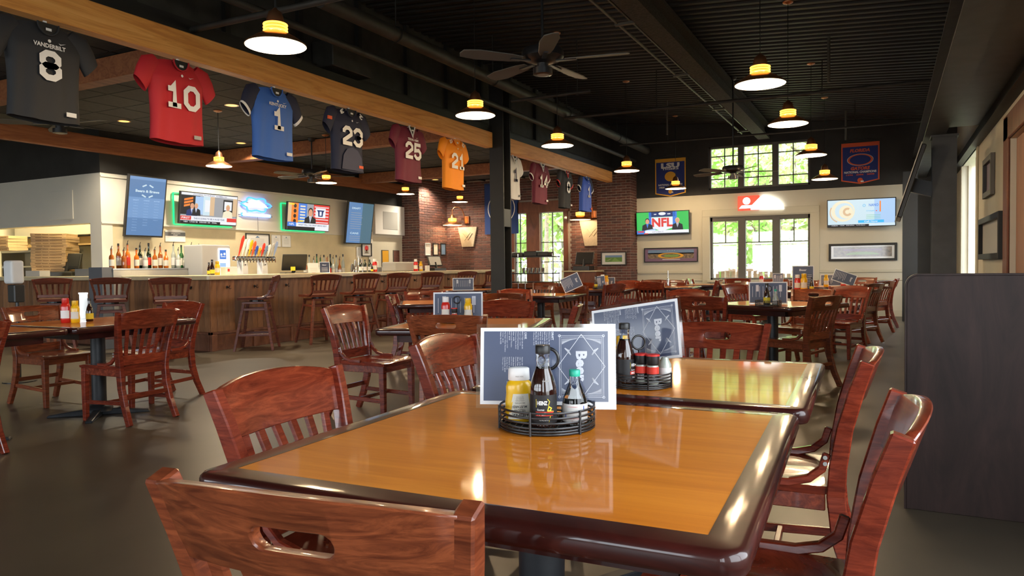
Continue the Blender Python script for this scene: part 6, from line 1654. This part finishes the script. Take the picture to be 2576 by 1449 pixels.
fm(1165, 710, 12.9, 28, 0, .37, .22, 'tabs', 'small propped menu below the last bar stools')
fm(1932, 727, 7.45, 8, 0, .372, .222, 'tabs', 'propped menu with two pale tabs on the rotated table at right')
fm(2020, 682, 10.9, 3, 0, .30, .37, 'upright', 'upright black menu standing before the far window')
fm(2092, 692, 12.9, 2, 0, .36, .20, 'side', 'far menu behind the tilted one, right of the upright black menu')
fm(2124, 697, 12.3, 2, -20, .36, .20, 'side', 'dark menu tilted to the right at the far right table')
fm(1437, 706, 10.9, 15, 24, .29, .22, 'side', 'small pale menu tilted to the left above the dark brown chair')
fm(1510, 704, 12.6, 14, 6, .17, .22, 'side', 'narrow menu left of the far ketchup near the pillar')
fm(1527, 699, 13.0, 14, 0, .28, .20, 'side', 'pale menu behind the far ketchup near the pillar')
fm(1957, 690, 14.0, 6, 0, .19, .22, 'tabs', 'small white-edged menu in front of the far window')

def put_on(px, py, X=None): return at_z(px, py, ZT)
# rotated ketchup table
a = at_d(1135, 790, 5.36)
caddy(-2.86, 4.66, 'wire caddy behind the brown hand-hole chair, ketchup table', R(10), 1.0)
squeeze(sq_k, -2.90, 4.58, Z0, R(25), 1.12, 'red ketchup bottle with white cap before the propped menu')
squeeze(sq_m, -2.755, 4.66, Z0, R(25), 1.05, 'yellow mustard bottle before the propped menu')
grinder(-2.82, 4.57, 'dark-topped grinder between ketchup and mustard')
# left table
squeeze(sq_kr, *at_z(166, 812, ZT).xy, ZT, R(40), 1.25, 'red squeeze bottle on the left table')
squeeze(sq_m, *at_z(190, 812, ZT).xy, ZT, R(40), 1.12, 'yellow squeeze bottle on the left table')
p = at_z(226, 808, ZT); small_vinegar(p.x, p.y, ZT, 'dark vinegar bottle on the left table', .95)
p = at_z(212, 806, ZT); h_ = thing('menu_holder', 'narrow chrome menu holder standing on the left table', 'menu holder', (p.x, p.y, ZT), R(35))
MB().box(-.045, .045, -.02, .02, 0, .012).obj('base', 'chrome', h_); MB().box(-.035, .035, -.004, .004, .012, .23).obj('plate', 'steel', h_, bevel=.002); MB().box(-.038, .038, -.007, .007, .222, .235).obj('clip', 'chrome', h_)
# other caddies
p = at_z(1933, 770, ZT); caddy(p.x, p.y, 'wire caddy before the two-tab menu on the rotated table at right', 0, 1.0)
small_vinegar(p.x-.01, p.y-.03, Z0, 'dark vinegar bottle before the two-tab menu', 1.05)
t = thing('hot_sauce_bottle', 'clear hot sauce bottle with green cap before the two-tab menu', 'bottle', M=TR(p.x+.065, p.y, Z0)); MB().lathe([(.027,0),(.028,.06),(.012,.11),(.011,.13)], 16).obj('glass_body', 'clearliq', t, smooth=45); MB().lathe([(.0135,.13),(.0135,.15)], 12).obj('cap', 'greencap', t); MB().lathe([(.0284,.01),(.0284,.05)], 16, cap=False).obj('label', 'paper', t)
squeeze(sq_m, -1.08, 11.45, ZT, R(5), 1.6, 'yellow mustard bottle below the upright black menu')
squeeze(sq_k, -1.18, 11.55, ZT, R(5), 1.5, 'red ketchup bottle below the upright black menu')
small_vinegar(-.98, 11.5, ZT, 'dark sauce bottle below the upright black menu', 1.0)
squeeze(sq_k, -.66, 13.6, ZT, R(5), 1.5, 'red ketchup bottle beside the dark tilted menu')
squeeze(sq_m, -.93, 13.6, ZT, R(5), 1.3, 'yellow mustard bottle left of the dark tilted menu')
p = at_d(1515, 722, 12.2); caddy(-4.42, 11.95, 'wire caddy at the far table near the brick pillar', 0, 1.0)
squeeze(sq_k, -4.37, 11.95, Z0, 0, 1.5, 'far red ketchup bottle near the brick pillar'); small_vinegar(-4.47, 11.9, Z0, 'far dark vinegar bottle near the brick pillar', 1.1); squeeze(sq_m, -4.33, 12.03, Z0, 0, 1.4, 'far yellow mustard bottle near the brick pillar')
squeeze(sq_k, -2.12, 14.5, ZT, 0, 1.4, 'far ketchup bottle at the table below the far window')
p = at_d(1647, 700, 13.3); t = thing('menu_holder', 'chrome holder with bottles at the far table by the cream wall', 'menu holder', (-3.62, 13.4, ZT)); MB().box(-.06,.06,-.04,.04,0,.02).obj('base', 'chrome', t); MB().tube([(0,0,.02),(0,0,.30)], .006, 8).obj('rod', 'chrome', t); MB().lathe([(.02,.02),(.02,.14),(.01,.17)], 12).obj('shaker', 'chrome', t, smooth=40)

# ================================================================== OUTDOORS
mb = MB(); mb.box(-60, 40, 18.3, 90, -.5, -.3); tag(mb.obj('lawn', 'lawn'), 'grass outside the windows', 'grass', kind='stuff')
mb = MB(); mb.box(-60, -4.5, 18.3, 28, -.32, -.05); o = mb.obj('pavement', 'pavement'); o['kind'] = 'structure'
mb = MB(); mb.box(-60, 40, -60, -6.4, -.5, -.3); mb.box(1.8, 40, -6.4, 18.3, -.5, -.3); o = mb.obj('pavement_outer', 'pavement'); o['kind'] = 'structure'
fn = thing('deck_railing', 'wooden deck railing outside the far window', 'railing', (-2.6, 20.2, 0))
MB().box(-3, 3, -.04, .04, .98, 1.05).obj('top_rail', 'fencewood', fn); MB().box(-3, 3, -.03, .03, .05, .11).obj('bottom_rail', 'fencewood', fn); MB().box(-3, 3, -1.6, .3, -.1, -.02).obj('deck_boards', 'fencewood', fn)
pk = MB().box(-.045, .045, -.012, .012, .05, .98).obj('picket', 'fencewood', fn); pk.location = (-2.9, .03, 0)
for i in range(1, 42):
    d = pk.copy(); COL.objects.link(d); d.location = (-2.9+.14*i, .03, 0)
def tree(x, y, h, rad, leaf, label, seed, n=900, low=.35, tr=.14, ls=1.0):
    r2 = random.Random(seed); t = thing('tree', label, 'tree', (x, y, -.3), group='trees outside the windows')
    MB().tube([(0,0,0),(.1,.05,h*.4),(-.05,.1,h*.75),(.05,0,h)], [tr, tr*.8, tr*.5, tr*.15], 8).obj('trunk', 'bark', t, smooth=60)
    m = MB()
    for k in range(9):
        a = r2.uniform(0, 6.28); z = h*r2.uniform(low, .9); L = rad*r2.uniform(.5, 1); m.tube([(0,0,z),(L*.5*math.cos(a), L*.5*math.sin(a), z+.3*L),(L*math.cos(a), L*math.sin(a), z+.35*L)], [tr*.4, tr*.25, .01], 6)
    m.obj('branches', 'bark', t, smooth=60)
    m = MB(); vs = []; fs = []
    cl = [(r2.uniform(-1,1)*rad*.8, r2.uniform(-1,1)*rad*.8, h*(low+.1)+r2.random()*h*(1.0-low)) for _ in range(22)]
    for k in range(n):
        c = cl[r2.randrange(len(cl))]; p = Vector((c[0]+r2.gauss(0, rad*.22), c[1]+r2.gauss(0, rad*.22), c[2]+r2.gauss(0, rad*.18)))
        s = r2.uniform(.07, .17)*ls; u = Vector((r2.gauss(0,1), r2.gauss(0,1), r2.gauss(0,1))).normalized(); v = u.orthogonal().normalized()
        b = len(vs); vs += [p-u*s, p+v*s*.5, p+u*s, p-v*s*.5]; fs.append((b, b+1, b+2, b+3))
    m.add(vs, fs); o = m.obj('foliage', leaf, t); o['kind'] = 'stuff'
TREES = [(-3.6, 23.5, 4.2, 1.5, 'leaf_a'), (-2.3, 26, 8, 2.2, 'leaf_b'), (-.6, 27, 9, 2.5, 'leaf_a'), (-4.8, 27, 9, 2.4, 'leaf_b'), (-7.0, 31, 11, 3.0, 'leaf_b'), (-2.8, 33, 12, 3.2, 'leaf_a'), (.8, 33, 12, 3.4, 'leaf_b'), (-10.5, 26, 10, 2.4, 'leaf_b'), (-12.5, 30, 11, 3.0, 'leaf_a'), (-15.5, 34, 12, 3.4, 'leaf_b'), (-8.8, 38, 13, 3.6, 'leaf_a'), (3.6, 25, 9, 2.5, 'leaf_a'), (7, 21, 8, 2.4, 'leaf_b'), (-5, 40, 14, 4, 'leaf_b'), (1.5, 41, 14, 4, 'leaf_a')]
TL = ['small dense tree just outside the left pane of the far window', 'pale tree behind the middle pane of the far window', 'bright green tree behind the right pane of the far window', 'tall pale tree left of the far window', 'tall tree seen past the brick pillar side', 'tall dark green tree far behind the deck railing', 'tall pale tree far right behind the deck railing', 'thick-trunked tree outside the tall bar-end windows', 'green tree outside the left tall window', 'distant pale tree left of the tall windows', 'distant tree between the tall windows and far window', 'green tree outside the right-wall window', 'pale tree farther outside the right-wall window', 'very tall distant pale tree behind the clerestory', 'very tall distant green tree behind the clerestory']
for k, (x, y, h, r_, lf) in enumerate(TREES): tree(x, y, h, r_, lf, TL[k], 11+k, 1500 if k < 7 else 1000, .25 if k != 7 else .45, .13 if k != 7 else .28)

for k in range(14):
    x = -24+2.6*k+(k % 3)*.5; y = 44+5*(k % 3); tree(x, y, 13+(k % 4), 3.6, ['leaf_a', 'leaf_b'][k % 2], 'distant woodland tree behind the windows, %s from the left' % ORD[k], 60+k, 1300, .02, .2, 3.0)
